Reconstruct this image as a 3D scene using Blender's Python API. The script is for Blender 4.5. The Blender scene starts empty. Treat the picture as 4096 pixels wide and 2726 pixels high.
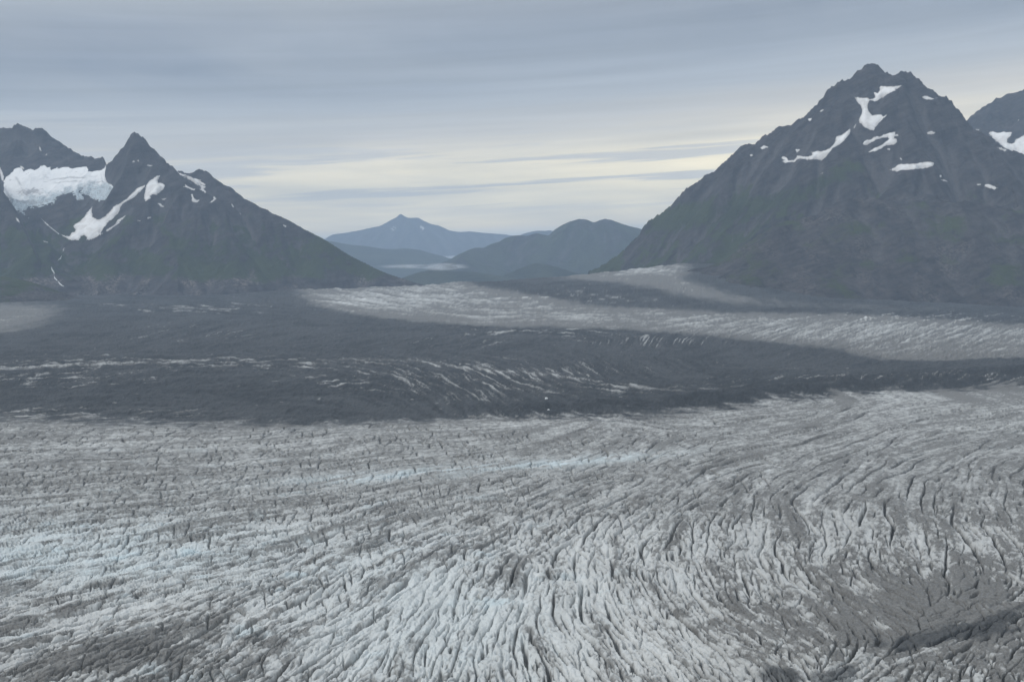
import bpy, math, time
import numpy as np
T0 = time.time()
C = bpy.context.scene.collection
sc = bpy.context.scene

# ------------------------------------------------------------------ camera
CAMZ = 400.0                       # metres above the glacier
F = 984.0                          # focal length in pixels of a 1024 px wide frame
PITCH = math.atan(100.5 / F)       # looking slightly down; horizon at row 240 of 681
cam_d = bpy.data.cameras.new('camera')
cam_d.sensor_width = 36.0
cam_d.lens = F / 1024 * 36.0
cam_d.clip_start = 1.0
cam_d.clip_end = 300000.0
cam = bpy.data.objects.new('camera', cam_d)
C.objects.link(cam)
cam.location = (0, 0, CAMZ)
cam.rotation_euler = (math.pi / 2 - PITCH, 0, 0)
sc.camera = cam

# ------------------------------------------------------------------ world: overcast sky
SUN_AZ = math.radians(-105)        # measured from +Y (view direction), positive to the right
SUN_EL = math.radians(42)
w = bpy.data.worlds.new('World')
sc.world = w
w.use_nodes = True
nt = w.node_tree
nt.nodes.clear()


class NB:
    """small helper to wire shader nodes"""
    def __init__(self, tree): self.t = tree; self.n = tree.nodes; self.l = tree.links
    def new(self, typ, **kw):
        nd = self.n.new(typ)
        for k, v in kw.items(): setattr(nd, k, v)
        return nd
    def put(self, sock, v):
        if hasattr(v, 'links') or isinstance(v, bpy.types.NodeSocket): self.l.new(v, sock)
        else: sock.default_value = v
    def m(self, op, a, b=0.0, c=0.0, clamp=False):
        nd = self.new('ShaderNodeMath', operation=op, use_clamp=clamp)
        for i, v in enumerate((a, b, c)): self.put(nd.inputs[i], v)
        return nd.outputs[0]
    def mr(self, v, a, b, c=0.0, d=1.0, smooth=False):
        nd = self.new('ShaderNodeMapRange', interpolation_type='SMOOTHSTEP' if smooth else 'LINEAR')
        for i, x in enumerate((v, a, b, c, d)): self.put(nd.inputs[i], x)
        return nd.outputs[0]
    def mix(self, f, a, b, bt='MIX'):
        nd = self.new('ShaderNodeMix', data_type='RGBA', blend_type=bt)
        self.put(nd.inputs[0], f)
        for s, v in ((6, a), (7, b)):
            self.put(nd.inputs[s], v if isinstance(v, bpy.types.NodeSocket) else (v[0], v[1], v[2], 1.0))
        return nd.outputs[2]
    def vec(self, x, y, z):
        nd = self.new('ShaderNodeCombineXYZ')
        for i, v in enumerate((x, y, z)): self.put(nd.inputs[i], v)
        return nd.outputs[0]
    def noise(self, v, scale, detail=4.0, rough=0.5, dist=0.0, dim='3D'):
        nd = self.new('ShaderNodeTexNoise', noise_dimensions=dim)
        if v is not None: self.l.new(v, nd.inputs['Vector'])
        nd.inputs['Scale'].default_value = scale
        nd.inputs['Detail'].default_value = detail
        nd.inputs['Roughness'].default_value = rough
        nd.inputs['Distortion'].default_value = dist
        return nd.outputs[0]
    def ramp(self, f, stops):
        nd = self.new('ShaderNodeValToRGB')
        self.l.new(f, nd.inputs[0])
        e = nd.color_ramp.elements
        while len(e) < len(stops): e.new(0.5)
        for el, (p, c) in zip(e, stops):
            el.position = p; el.color = (c[0], c[1], c[2], 1.0)
        return nd.outputs[0]


b = NB(nt)
tc = b.new('ShaderNodeTexCoord')
sep = b.new('ShaderNodeSeparateXYZ')
b.l.new(tc.outputs['Generated'], sep.inputs[0])
dx, dy, dz = sep.outputs
az = b.m('ARCTAN2', dx, dy)
el = b.m('ARCSINE', b.m('MINIMUM', b.m('MAXIMUM', dz, -1.0), 1.0))
sky = b.new('ShaderNodeTexSky', sky_type='NISHITA', sun_disc=False, sun_elevation=SUN_EL, sun_rotation=SUN_AZ,
            altitude=700.0, air_density=1.0, dust_density=2.0, ozone_density=1.0)
# cloud sheets: bands that lie along the horizon and tilt up a little to the right
azs = b.m('SINE', az)
band_v = b.vec(b.m('MULTIPLY', azs, 1.5), b.m('MULTIPLY', b.m('COSINE', az), 1.5), b.m('MULTIPLY', b.m('SUBTRACT', el, b.m('MULTIPLY', azs, 0.06)), 40.0))
n_big = b.noise(band_v, 0.55, 4.0, 0.5, 0.2)
n_med = b.noise(band_v, 1.3, 6.0, 0.58, 0.3)
deck_v = b.vec(b.m('DIVIDE', dx, b.m('ADD', b.m('ABSOLUTE', dz), 0.09)), b.m('DIVIDE', dy, b.m('ADD', b.m('ABSOLUTE', dz), 0.09)), 0.0)
n_deck = b.noise(deck_v, 0.55, 6.0, 0.55, 0.5)
elw = b.m('SUBTRACT', b.m('MULTIPLY', el, b.m('SUBTRACT', 1.0, b.m('MULTIPLY', azs, 0.32))), b.m('MULTIPLY', azs, 0.025))
elw = b.m('ADD', elw, b.m('MULTIPLY', b.m('SUBTRACT', n_big, 0.5), 0.06))
base = b.ramp(b.mr(elw, -0.02, 0.30), [
    (0.00, (0.62, 0.70, 0.78)), (0.08, (0.78, 0.86, 0.90)), (0.13, (1.30, 1.15, 0.84)), (0.21, (1.72, 1.48, 0.94)),
    (0.29, (1.48, 1.30, 0.90)), (0.345, (1.08, 0.98, 0.77)), (0.40, (0.72, 0.70, 0.65)), (0.48, (0.51, 0.55, 0.59)), (0.57, (0.375, 0.425, 0.49)), (0.66, (0.285, 0.335, 0.41)),
    (0.74, (0.315, 0.36, 0.43)), (0.83, (0.41, 0.45, 0.495)), (1.0, (0.47, 0.50, 0.53))])
streak = b.mr(n_med, 0.49, 0.57, 0.0, 1.0, True)
streak = b.m('MULTIPLY', streak, b.mr(el, 0.02, 0.05, 0.0, 1.0))
streak = b.m('MULTIPLY', streak, b.mr(el, 0.09, 0.125, 1.0, 0.0))
cloud = b.mix(b.m('MULTIPLY', streak, 0.8), base, (0.76, 0.75, 0.72))
cloud = b.mix(b.mr(n_deck, 0.36, 0.66, 0.0, 0.42), cloud, (0.52, 0.55, 0.57))
n_lump = b.noise(band_v, 1.5, 6.0, 0.6, 0.5)
lump = b.mr(n_lump, 0.3, 0.7, 0.88, 1.06)
cloud = b.mix(1.0, cloud, b.vec(lump, lump, lump), 'MULTIPLY')
# overcast sky grows brighter towards the zenith
zen = b.mr(dz, 0.25, 1.0, 1.0, 2.2)
cloud = b.mix(1.0, cloud, b.vec(zen, zen, zen), 'MULTIPLY')
bg_c = b.new('ShaderNodeBackground'); b.l.new(cloud, bg_c.inputs[0]); bg_c.inputs[1].default_value = 1.0
bg_s = b.new('ShaderNodeBackground'); b.l.new(sky.outputs[0], bg_s.inputs[0]); bg_s.inputs[1].default_value = 0.08
mx = b.new('ShaderNodeMixShader'); mx.inputs[0].default_value = 0.93
b.l.new(bg_s.outputs[0], mx.inputs[1]); b.l.new(bg_c.outputs[0], mx.inputs[2])
wo = b.new('ShaderNodeOutputWorld'); b.l.new(mx.outputs[0], wo.inputs[0])

# ------------------------------------------------------------------ sun behind the clouds
sun_d = bpy.data.lights.new('sun', 'SUN')
sun_d.energy = 1.4
sun_d.angle = math.radians(11)
sun_d.color = (1.0, 0.97, 0.92)
sun = bpy.data.objects.new('sun', sun_d)
C.objects.link(sun)
sun.rotation_euler = (math.pi / 2 - SUN_EL, 0, math.pi - SUN_AZ)

sc.view_settings.view_transform = 'Standard'
sc.view_settings.look = 'None'
sc.view_settings.exposure = 0.12
sc.view_settings.gamma = 1.0
sc.view_settings.use_curve_mapping = False
sc.cycles.use_denoising = True
sc.cycles.max_bounces = 5
sc.cycles.diffuse_bounces = 3
sc.cycles.volume_bounces = 1

# ------------------------------------------------------------------ helpers
SP, CP = math.sin(PITCH), math.cos(PITCH)


def at(u, v, Y):
    """photo position (4096 px wide) at a distance of Y metres -> world point"""
    xc = (np.asarray(u, float) / 4 - 512) / F
    yc = (340.5 - np.asarray(v, float) / 4) / F
    k = np.asarray(Y, float) / (CP + yc * SP)
    return xc * k, np.asarray(Y, float), CAMZ + (-SP + yc * CP) * k


def project(x, y, z):
    """world -> photo position (4096 px wide)"""
    dzc = z - CAMZ
    d = y * CP - dzc * SP
    return (x / d * F + 512) * 4, (340.5 - (y * SP + dzc * CP) / d * F) * 4


def hsh(ix, iy, seed):
    h = (ix.astype(np.int64) * 374761393 + iy.astype(np.int64) * 668265263 + seed * 974711 + 1013904223) & 0xFFFFFFFF
    h = ((h ^ (h >> 13)) * 1274126177) & 0xFFFFFFFF
    h = ((h ^ (h >> 16)) * 2246822519) & 0xFFFFFFFF
    h = h ^ (h >> 15)
    return (h & 0xFFFFFF).astype(np.float32) / np.float32(0x1000000)


def pn(x, y, seed=0):
    """gradient noise, about -1..1"""
    x = np.asarray(x, np.float32); y = np.asarray(y, np.float32)
    ix = np.floor(x); iy = np.floor(y)
    fx = x - ix; fy = y - iy
    ux = fx * fx * fx * (fx * (fx * 6 - 15) + 10); uy = fy * fy * fy * (fy * (fy * 6 - 15) + 10)
    def g(a, c):
        t = hsh(ix + a, iy + c, seed) * np.float32(2 * math.pi)
        return np.cos(t) * (fx - a) + np.sin(t) * (fy - c)
    n0 = g(0, 0) * (1 - ux) + g(1, 0) * ux
    n1 = g(0, 1) * (1 - ux) + g(1, 1) * ux
    return (n0 * (1 - uy) + n1 * uy) * np.float32(1.45)


def fbm(x, y, oct=4, seed=0, gain=0.5, lac=2.03):
    a, s, f = 1.0, 0.0, 1.0
    tot = 0.0
    for o in range(oct):
        s = s + a * pn(x * f, y * f, seed + o * 17)
        tot += a; a *= gain; f *= lac
    return s / tot


def phasor(x, y, dirx, diry, lam, cell, seed=0):
    """oriented stripe noise: returns (cos, sin) sums; stripes run along (dirx, diry)"""
    px, py = -diry / lam * (2 * math.pi), dirx / lam * (2 * math.pi)
    gx = (x / cell).astype(np.float32); gy = (y / cell).astype(np.float32)
    ix = np.floor(gx); iy = np.floor(gy); fx = gx - ix; fy = gy - iy
    A = np.zeros_like(gx); B = np.zeros_like(gx); W = np.zeros_like(gx)
    px = px * cell; py = py * cell
    for i in (-1, 0, 1, 2):
        for j in (-1, 0, 1, 2):
            hx = hsh(ix + i, iy + j, seed) * 0.9; hy = hsh(ix + i, iy + j, seed + 7) * 0.9
            ox = fx - i + 0.5 - hx - 0.05; oy = fy - j + 0.5 - hy - 0.05
            ww = np.exp(-(ox * ox + oy * oy) * 1.6)
            ph = ox * px + oy * py + hsh(ix + i, iy + j, seed + 13) * 2.2
            A += np.cos(ph) * ww; B += np.sin(ph) * ww; W += ww
    return A / W, B / W


def blocks(x, y, dirx, diry, cell, stretch, seed=0):
    """broken ice: cells drawn out along (dirx, diry). Returns edge distance, offset along and across, two random numbers per cell"""
    gx = (x / cell).astype(np.float32); gy = (y / cell).astype(np.float32)
    ix = np.floor(gx); iy = np.floor(gy)
    f1 = np.full(gx.shape, 9.0, np.float32); f2 = f1.copy(); oa = np.zeros_like(f1); oc = np.zeros_like(f1); r1 = np.zeros_like(f1); r2 = np.zeros_like(f1)
    for i in (-1, 0, 1):
        for j in (-1, 0, 1):
            hx = hsh(ix + i, iy + j, seed); hy = hsh(ix + i, iy + j, seed + 5)
            ex = gx - ix - i - hx; ey = gy - iy - j - hy
            al = ex * dirx + ey * diry; ac = -ex * diry + ey * dirx
            d = np.sqrt((al / stretch) ** 2 + (ac * stretch ** 0.5) ** 2)
            near = d < f1
            f2 = np.where(near, f1, np.minimum(f2, d)); f1 = np.where(near, d, f1)
            oa = np.where(near, al, oa); oc = np.where(near, ac, oc); r1 = np.where(near, hx, r1); r2 = np.where(near, hy, r2)
    return f2 - f1, oa * cell, oc * cell, r1 - 0.5, r2 - 0.5


def sst(a, c, x):
    t = np.clip((x - a) / (c - a), 0, 1)
    return t * t * (3 - 2 * t)


def grid_obj(name, X, Y, Z, mask=None, attrs=None, mat=None):
    """mesh object from a grid of points; only cells where mask is True"""
    r, c = X.shape
    idx = np.arange(r * c).reshape(r, c)
    q = np.stack([idx[:-1, :-1], idx[:-1, 1:], idx[1:, 1:], idx[1:, :-1]], -1).reshape(-1, 4)
    if mask is not None: q = q[mask.reshape(-1)]
    used = np.zeros(r * c, bool); used[q.ravel()] = True
    remap = np.cumsum(used) - 1
    co = np.stack([X.ravel()[used], Y.ravel()[used], Z.ravel()[used]], -1).astype(np.float32)
    q = remap[q].astype(np.int32)
    me = bpy.data.meshes.new(name)
    me.vertices.add(len(co)); me.vertices.foreach_set('co', co.ravel())
    me.loops.add(q.size); me.loops.foreach_set('vertex_index', q.ravel())
    me.polygons.add(len(q))
    me.polygons.foreach_set('loop_start', np.arange(0, q.size, 4, dtype=np.int32))
    me.polygons.foreach_set('use_smooth', np.ones(len(q), bool))
    me.update(calc_edges=True)
    for k, v in (attrs or {}).items():
        at_ = me.attributes.new(k, 'FLOAT', 'POINT')
        at_.data.foreach_set('value', v.ravel()[used].astype(np.float32))
    if mat: me.materials.append(mat)
    o = bpy.data.objects.new(name, me)
    C.objects.link(o)
    return o


def tag(o, label=None, cat=None, group=None, kind=None):
    if label: o['label'] = label
    if cat: o['category'] = cat
    if group: o['group'] = group
    if kind: o['kind'] = kind
    return o


def material(name):
    m = bpy.data.materials.new(name); m.use_nodes = True
    m.node_tree.nodes.clear()
    nb = NB(m.node_tree)
    bs = nb.new('ShaderNodeBsdfPrincipled')
    out = nb.new('ShaderNodeOutputMaterial')
    nb.l.new(bs.outputs[0], out.inputs[0])
    return m, nb, bs


def attr(nb, name):
    a = nb.new('ShaderNodeAttribute'); a.attribute_name = name
    return a.outputs['Fac']


def bump(nb, h, strength, dist, bs):
    bp = nb.new('ShaderNodeBump'); bp.inputs['Strength'].default_value = strength; bp.inputs['Distance'].default_value = dist
    nb.l.new(h, bp.inputs['Height']); nb.l.new(bp.outputs[0], bs.inputs['Normal'])

# ------------------------------------------------------------------ materials
def mat_glacier():
    m, nb, bs = material('glacier_surface')
    geo = nb.new('ShaderNodeNewGeometry'); P = geo.outputs['Position']
    deb, dirt_dark, blue = attr(nb, 'debris'), attr(nb, 'dirt_dark'), attr(nb, 'blue')
    n1 = nb.noise(P, 0.35, 5.0, 0.6)
    n2 = nb.noise(P, 0.06, 4.0, 0.6)
    rubble = attr(nb, 'rubble')
    ice = nb.mix(nb.mr(n1, 0.3, 0.7), (0.56, 0.58, 0.575), (0.77, 0.78, 0.77))
    ice = nb.mix(blue, ice, (0.42, 0.58, 0.65))
    d = nb.m('ADD', dirt_dark, nb.m('MULTIPLY', nb.m('SUBTRACT', n1, 0.5), 0.55), clamp=True)
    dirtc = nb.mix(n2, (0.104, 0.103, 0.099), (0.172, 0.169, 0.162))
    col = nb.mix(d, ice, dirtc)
    rub = nb.mix(nb.m('ADD', rubble, nb.m('MULTIPLY', nb.m('SUBTRACT', n2, 0.5), 0.8), clamp=True), (0.050, 0.054, 0.058), (0.014, 0.017, 0.020))
    rub = nb.mix(nb.mr(n1, 0.62, 0.75, 0.0, 0.35), rub, (0.16, 0.16, 0.16))
    col = nb.mix(nb.m('ADD', deb, nb.m('MULTIPLY', nb.m('MULTIPLY', nb.m('SUBTRACT', n1, 0.5), 0.9), nb.m('MULTIPLY', deb, nb.m('SUBTRACT', 1.0, deb))), clamp=True), col, rub)
    nb.l.new(col, bs.inputs['Base Color'])
    bs.inputs['Roughness'].default_value = 0.75
    bs.inputs['Specular IOR Level'].default_value = 0.25
    bump(nb, n1, 0.6, 1.6, bs)
    return m


def mat_rock(name, a=(0.026, 0.027, 0.032), c=(0.082, 0.076, 0.077), g1=(0.027, 0.035, 0.024), g2=(0.045, 0.058, 0.030), ns=1.0):
    m, nb, bs = material(name)
    geo = nb.new('ShaderNodeNewGeometry'); P = geo.outputs['Position']
    veg, pale = attr(nb, 'veg'), attr(nb, 'pale')
    n1 = nb.noise(P, 0.012 * ns, 8.0, 0.66, 0.6)
    n2 = nb.noise(P, 0.05 * ns, 5.0, 0.65)
    n3 = nb.noise(P, 0.004 * ns, 4.0, 0.55)
    rock = nb.mix(nb.mr(n1, 0.32, 0.68), a, c)
    m0 = nb.new('ShaderNodeMapping'); nb.l.new(P, m0.inputs['Vector']); m0.inputs['Rotation'].default_value = (0.45, 0.42, 0.3)
    mp = nb.new('ShaderNodeMapping'); nb.l.new(m0.outputs[0], mp.inputs['Vector'])
    mp.inputs['Scale'].default_value = (0.0035 * ns, 0.0035 * ns, 0.030 * ns)
    strata = nb.noise(mp.outputs[0], 1.0, 6.0, 0.62, 0.4)
    rock = nb.mix(nb.mr(strata, 0.42, 0.64, 0.0, 0.55), rock, tuple(v * 0.45 for v in a))
    scree = attr(nb, 'scree')
    rock = nb.mix(nb.m('MULTIPLY', scree, nb.mr(n2, 0.25, 0.6, 0.25, 0.85)), rock, (0.098, 0.094, 0.096))
    rock = nb.mix(nb.m('MULTIPLY', pale, nb.mr(n2, 0.45, 0.62)), rock, (0.19, 0.17, 0.155))
    green = nb.mix(nb.mr(n3, 0.35, 0.65), g1, g2)
    f = nb.m('ADD', veg, nb.m('ADD', nb.m('MULTIPLY', nb.m('SUBTRACT', n1, 0.5), 0.9), nb.m('MULTIPLY', nb.m('SUBTRACT', n3, 0.5), 1.6)))
    col = nb.mix(nb.mr(f, 0.40, 0.60), rock, green)
    nb.l.new(col, bs.inputs['Base Color'])
    bs.inputs['Roughness'].default_value = 0.95
    bs.inputs['Specular IOR Level'].default_value = 0.1
    bump(nb, nb.m('ADD', n1, nb.m('MULTIPLY', n2, 0.3)), 0.8, 26.0 / ns, bs)
    return m


def mat_snow():
    m, nb, bs = material('old_snow')
    geo = nb.new('ShaderNodeNewGeometry'); P = geo.outputs['Position']
    n1 = nb.noise(P, 0.012, 5.0, 0.6, 0.5); n2 = nb.noise(P, 0.09, 4.0, 0.6)
    col = nb.mix(nb.mr(n1, 0.42, 0.68, 0.0, 0.75), (0.80, 0.80, 0.80), (0.52, 0.50, 0.48))
    col = nb.mix(nb.mr(n2, 0.66, 0.8, 0.0, 0.4), col, (0.3, 0.3, 0.3))
    col = nb.mix(nb.m('MULTIPLY', attr(nb, 'edge'), 0.55), col, (0.34, 0.32, 0.31))
    nb.l.new(col, bs.inputs['Base Color']); bs.inputs['Roughness'].default_value = 0.7
    bump(nb, n2, 0.5, 3.0, bs)
    return m


def mat_hanging():
    m, nb, bs = material('hanging_glacier_ice')
    geo = nb.new('ShaderNodeNewGeometry'); P = geo.outputs['Position']
    blue, dirt_dark = attr(nb, 'blue'), attr(nb, 'dirt_dark')
    n1 = nb.noise(P, 0.02, 6.0, 0.65, 0.5); n2 = nb.noise(P, 0.07, 5.0, 0.7)
    snow = nb.mix(nb.mr(n1, 0.55, 0.75, 0.0, 0.35), (0.82, 0.83, 0.84), (0.55, 0.55, 0.55))
    ice = nb.mix(nb.mr(n2, 0.35, 0.62), (0.34, 0.40, 0.44), (0.60, 0.68, 0.72))
    col = nb.mix(blue, snow, ice)
    col = nb.mix(dirt_dark, col, (0.20, 0.20, 0.21))
    nb.l.new(col, bs.inputs['Base Color']); bs.inputs['Roughness'].default_value = 0.6
    bump(nb, n2, 0.6, 6.0, bs)
    return m


def plain(name, col, rough=0.8):
    m, nb, bs = material(name)
    geo = nb.new('ShaderNodeNewGeometry')
    n = nb.noise(geo.outputs['Position'], 0.3, 4.0, 0.6)
    nb.l.new(nb.mix(n, tuple(c * 0.8 for c in col), tuple(min(1, c * 1.15) for c in col)), bs.inputs['Base Color'])
    bs.inputs['Roughness'].default_value = rough
    return m


M_GLAC = mat_glacier()
M_ROCK = mat_rock('mountain_rock')
M_FAR = mat_rock('far_forested_slopes', (0.022, 0.024, 0.027), (0.085, 0.080, 0.078), (0.020, 0.026, 0.019), (0.048, 0.056, 0.038), 0.5)
M_SNOW = mat_snow()
M_HANG = mat_hanging()

# ------------------------------------------------------------------ glacier
S = 4096 / 2356.0                  # layout notes below are in a 2356 px wide chart


def glac_base(x, y):
    """smooth glacier surface: level near by, swelling to a crest about 7 km out, then falling away to the lowland"""
    a = x / y
    u = (a * F + 512) * 4
    crest = np.interp(u, [-900, 0, 900, 1200, 1700, 2260, 2500, 2720, 2900, 3100, 3400, 4096, 5000],
                      [5, 8, 18, 58, 86, 152, 195, 243, 235, 190, 110, 20, 0])
    up = np.clip((y - 4300) / 2700, 0, None)
    up = np.where(up < 1, up * up * (1.6 - 0.6 * up), 1.0)
    drop = np.clip(y - 7000, 0, None)
    drop = np.where((u > 850) & (u < 3600), 1, 1) * (drop * 0.16 + 0.00002 * drop ** 2)
    return crest * up - np.minimum(drop, 380)


NR = 720
aa = np.concatenate([np.linspace(-1.05, -0.575, 46)[:-1], np.linspace(-0.575, 0.575, 1400), np.linspace(0.575, 1.05, 46)[1:]])   # finest where the ice is looked at
NC = len(aa)
dv = np.linspace(530, 24, NR)
GY = (CAMZ * F / dv)
GY = np.where(GY > 6500, 6500 + (GY - 6500) * 0.62, GY)
GXg = aa[None, :] * GY[:, None]
GYg = np.repeat(GY[:, None], NC, 1)
GZ0 = glac_base(GXg, GYg)
U, V = project(GXg, GYg, GZ0)
PU, PV = U / S, V / S              # chart coordinates

# --- layout raster of the zones
RX0, RY0, RST = -700.0, 560.0, 2.0
rw, rh = 1900, 800
rxx, ryy = np.meshgrid(RX0 + RST * np.arange(rw), RY0 + RST * np.arange(rh))


def inpoly(px, py, poly):
    ins = np.zeros(px.shape, bool)
    n = len(poly)
    for i in range(n):
        x1, y1 = poly[i]; x2, y2 = poly[(i + 1) % n]
        if y1 == y2: continue
        cnd = ((y1 > py) != (y2 > py)) & (px < (x2 - x1) * (py - y1) / (y2 - y1) + x1)
        ins ^= cnd
    return ins


def boxblur(a, rx, ry):
    def one(a, r, ax):
        if r < 1: return a
        pad = [(0, 0), (0, 0)]; pad[ax] = (r + 1, r)
        c = np.cumsum(np.pad(a, pad, mode='edge'), axis=ax)
        n = a.shape[ax]
        sl1 = [slice(None)] * 2; sl2 = [slice(None)] * 2
        sl1[ax] = slice(2 * r + 1, 2 * r + 1 + n); sl2[ax] = slice(0, n)
        return (c[tuple(sl1)] - c[tuple(sl2)]) / (2 * r + 1)
    for _ in range(2): a = one(one(a, rx, 1), ry, 0)
    return a


def look(r, px, py):
    fx = np.clip((px - RX0) / RST, 0, rw - 1.001); fy = np.clip((py - RY0) / RST, 0, rh - 1.001)
    ix = fx.astype(int); iy = fy.astype(int); fx = (fx - ix).astype(np.float32); fy = (fy - iy).astype(np.float32)
    r = r.astype(np.float32)
    return (r[iy, ix] * (1 - fx) + r[iy, ix + 1] * fx) * (1 - fy) + (r[iy + 1, ix] * (1 - fx) + r[iy + 1, ix + 1] * fx) * fy


near_edge = ([-900, -300, 0, 150, 300, 500, 700, 850, 1000, 1250, 1500, 1650, 1800, 2000, 2356, 3200],
             [900, 925, 948, 958, 966, 974, 978, 974, 967, 963, 958, 942, 920, 904, 882, 850])
ice_near = (ryy > np.interp(rxx, *near_edge)).astype(float)
P_left = [(-900, 700), (60, 697), (150, 701), (120, 726), (70, 752), (10, 768), (-900, 800)]
P_mid = [(690, 667), (700, 690), (755, 710), (850, 727), (1000, 740), (1080, 749), (1200, 751), (1350, 753), (1500, 761), (1650, 772),
         (1750, 785), (1850, 795), (1950, 803), (1970, 816), (2050, 826), (2150, 829), (2356, 822), (3200, 790),
         (3200, 752), (2356, 745), (2150, 733), (2000, 722), (1850, 721), (1650, 716), (1480, 707), (1330, 700), (1330, 690), (1250, 682), (1180, 668), (1090, 657),
         (1000, 600), (690, 600)]
P_up = [(1280, 638), (1290, 560), (1562, 560), (1575, 612), (1592, 633), (1560, 640), (1610, 652), (1650, 664), (1720, 682), (1850, 694), (2050, 701), (2200, 708),
        (2200, 716), (2050, 712), (1850, 707), (1700, 700), (1600, 686), (1530, 668), (1450, 652), (1360, 643)]
m_mid = inpoly(rxx, ryy, P_mid).astype(float)
m_up = inpoly(rxx, ryy, P_up).astype(float)
m_left = inpoly(rxx, ryy, P_left).astype(float)
bl_near = boxblur(ice_near, 8, 3)
bl_mid = boxblur(m_mid, 15, 2)
bl_up = boxblur(m_up, 14, 3) * np.interp(rxx, [1580, 1760], [1.0, 0.52])
bl_left = boxblur(m_left, 26, 5)
zone_ice = np.clip(bl_near + bl_mid + bl_up + bl_left, 0, 1)

# --- crevasse direction field (chart position, chart tangent)
DIRS = [(50, 1500, 3.2, -1), (250, 1480, 3, -1.1), (60, 1350, 4, -1), (300, 1350, 4.2, -1), (100, 1250, 6, -1), (500, 1250, 5, -1), (450, 1500, 1.9, -1), (600, 1400, 1.8, -1),
        (700, 1520, 1.3, -1), (800, 1350, 1.5, -1), (900, 1500, 0.75, -1), (950, 1350, 1.1, -1), (1000, 1220, 2.2, -1), (850, 1220, 3.2, -1), (1050, 1500, 0.4, -1),
        (1150, 1350, 0.75, -1), (1250, 1230, 1.2, -1), (1180, 1530, 0.1, -1), (1260, 1480, -0.5, -1), (1350, 1540, -0.7, -1), (1370, 1440, -0.9, -1), (1470, 1500, -1.1, -1),
        (1330, 1330, 0.15, -1), (1420, 1290, 0.1, -1), (1440, 1350, -0.5, -1), (1560, 1290, -0.2, -1), (1620, 1340, -0.5, -1), (1600, 1420, -1.2, -1), (1700, 1230, 0.5, -1),
        (1760, 1300, -0.6, -1), (1800, 1380, -1.8, -1), (1700, 1480, -2.0, -1), (1830, 1190, 0.0, -1), (1950, 1170, 0.05, -1), (2100, 1180, -0.35, -1), (2180, 1240, -0.6, -1),
        (2280, 1220, -0.9, -1), (2300, 1120, -0.1, -1), (2200, 1120, 0.1, -1), (2050, 1380, -2.0, -1), (2150, 1430, 5, -1), (2320, 1400, 2.5, -1), (2250, 1520, 0.6, -1),
        (2000, 1530, 1.5, -1), (1620, 1100, 2.2, -1), (1880, 1060, 3.2, -1), (1930, 1130, 1.5, -1), (2150, 1050, 3.4, -1), (2330, 1040, 3, -1), (1450, 1180, 1.4, -1),
        (1300, 1100, 3.4, -1), (1000, 1120, 6, -1), (600, 1150, 9, -1), (200, 1150, 12, -1), (300, 1000, 30, -1), (1000, 1000, 16, -1), (1700, 980, 9, -1), (2200, 930, 8, -1),
        (300, 850, 20, 1), (1000, 850, 12, 1), (1500, 880, 10, 1), (2200, 780, 20, 1), (1600, 740, 20, 1), (900, 700, 12, 1)]


def ground_of(pu, pv):
    """chart point -> level ground point"""
    xc = (pu * S / 4 - 512) / F; yc = (340.5 - pv * S / 4) / F
    k = CAMZ / (SP - yc * CP)
    return xc * k, (CP + yc * SP) * k


DX, DY, DPX, DPY = [], [], [], []
for (pu, pv, tx, ty) in DIRS:
    L = math.hypot(tx, ty); e = 2.0 / L
    x1, y1 = ground_of(pu - tx * e, max(pv - ty * e, 590)); x2, y2 = ground_of(pu + tx * e, pv + ty * e)
    th = math.atan2(y2 - y1, x2 - x1)
    DX.append(math.cos(2 * th)); DY.append(math.sin(2 * th)); DPX.append(pu); DPY.append(pv)
step = 8
cx, cy = rxx[::step, ::step], ryy[::step, ::step]
sx = np.zeros(cx.shape); sy = np.zeros(cx.shape); sw = np.zeros(cx.shape)
for a_, c_, p_, q_ in zip(DX, DY, DPX, DPY):
    d2 = ((cx - p_) / 1.25) ** 2 + (cy - q_) ** 2
    ww = 1.0 / (d2 + 900.0) ** 1.7
    sx += ww * a_; sy += ww * c_; sw += ww
def upr(a):
    return np.repeat(np.repeat(a, step, 0), step, 1)[:rh, :rw]
sx = boxblur(upr(sx / sw), 7, 7); sy = boxblur(upr(sy / sw), 7, 7)
# --- direction fields on flat ground rasters, and streak noise drawn out along them
def theta_at(x, y):
    pu, pv = project(x, y, glac_base(x, y))
    return 0.5 * np.arctan2(look(sy, pu / S, pv / S), look(sx, pu / S, pv / S))


def lic(noise, th, n, sp=1.0):
    """smear a noise raster along the directions th"""
    h, w_ = noise.shape
    c, s = np.cos(th).astype(np.float32), np.sin(th).astype(np.float32)
    acc = noise.copy(); flat = noise.ravel()
    jj, ii = np.meshgrid(np.arange(w_, dtype=np.float32), np.arange(h, dtype=np.float32))
    for sg in (1, -1):
        x, y = jj.copy(), ii.copy(); px, py = c * sg, s * sg
        for k in range(n):
            x += px * sp; y += py * sp
            idx = np.clip(y + 0.5, 0, h - 1).astype(np.int32) * w_ + np.clip(x + 0.5, 0, w_ - 1).astype(np.int32)
            acc += flat[idx]
            nc, ns = c.ravel()[idx], s.ravel()[idx]
            sgn = np.where(nc * px + ns * py < 0, -1, 1).astype(np.float32)
            px, py = nc * sgn, ns * sgn
    acc -= acc.mean()
    return acc / acc.std()


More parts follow.
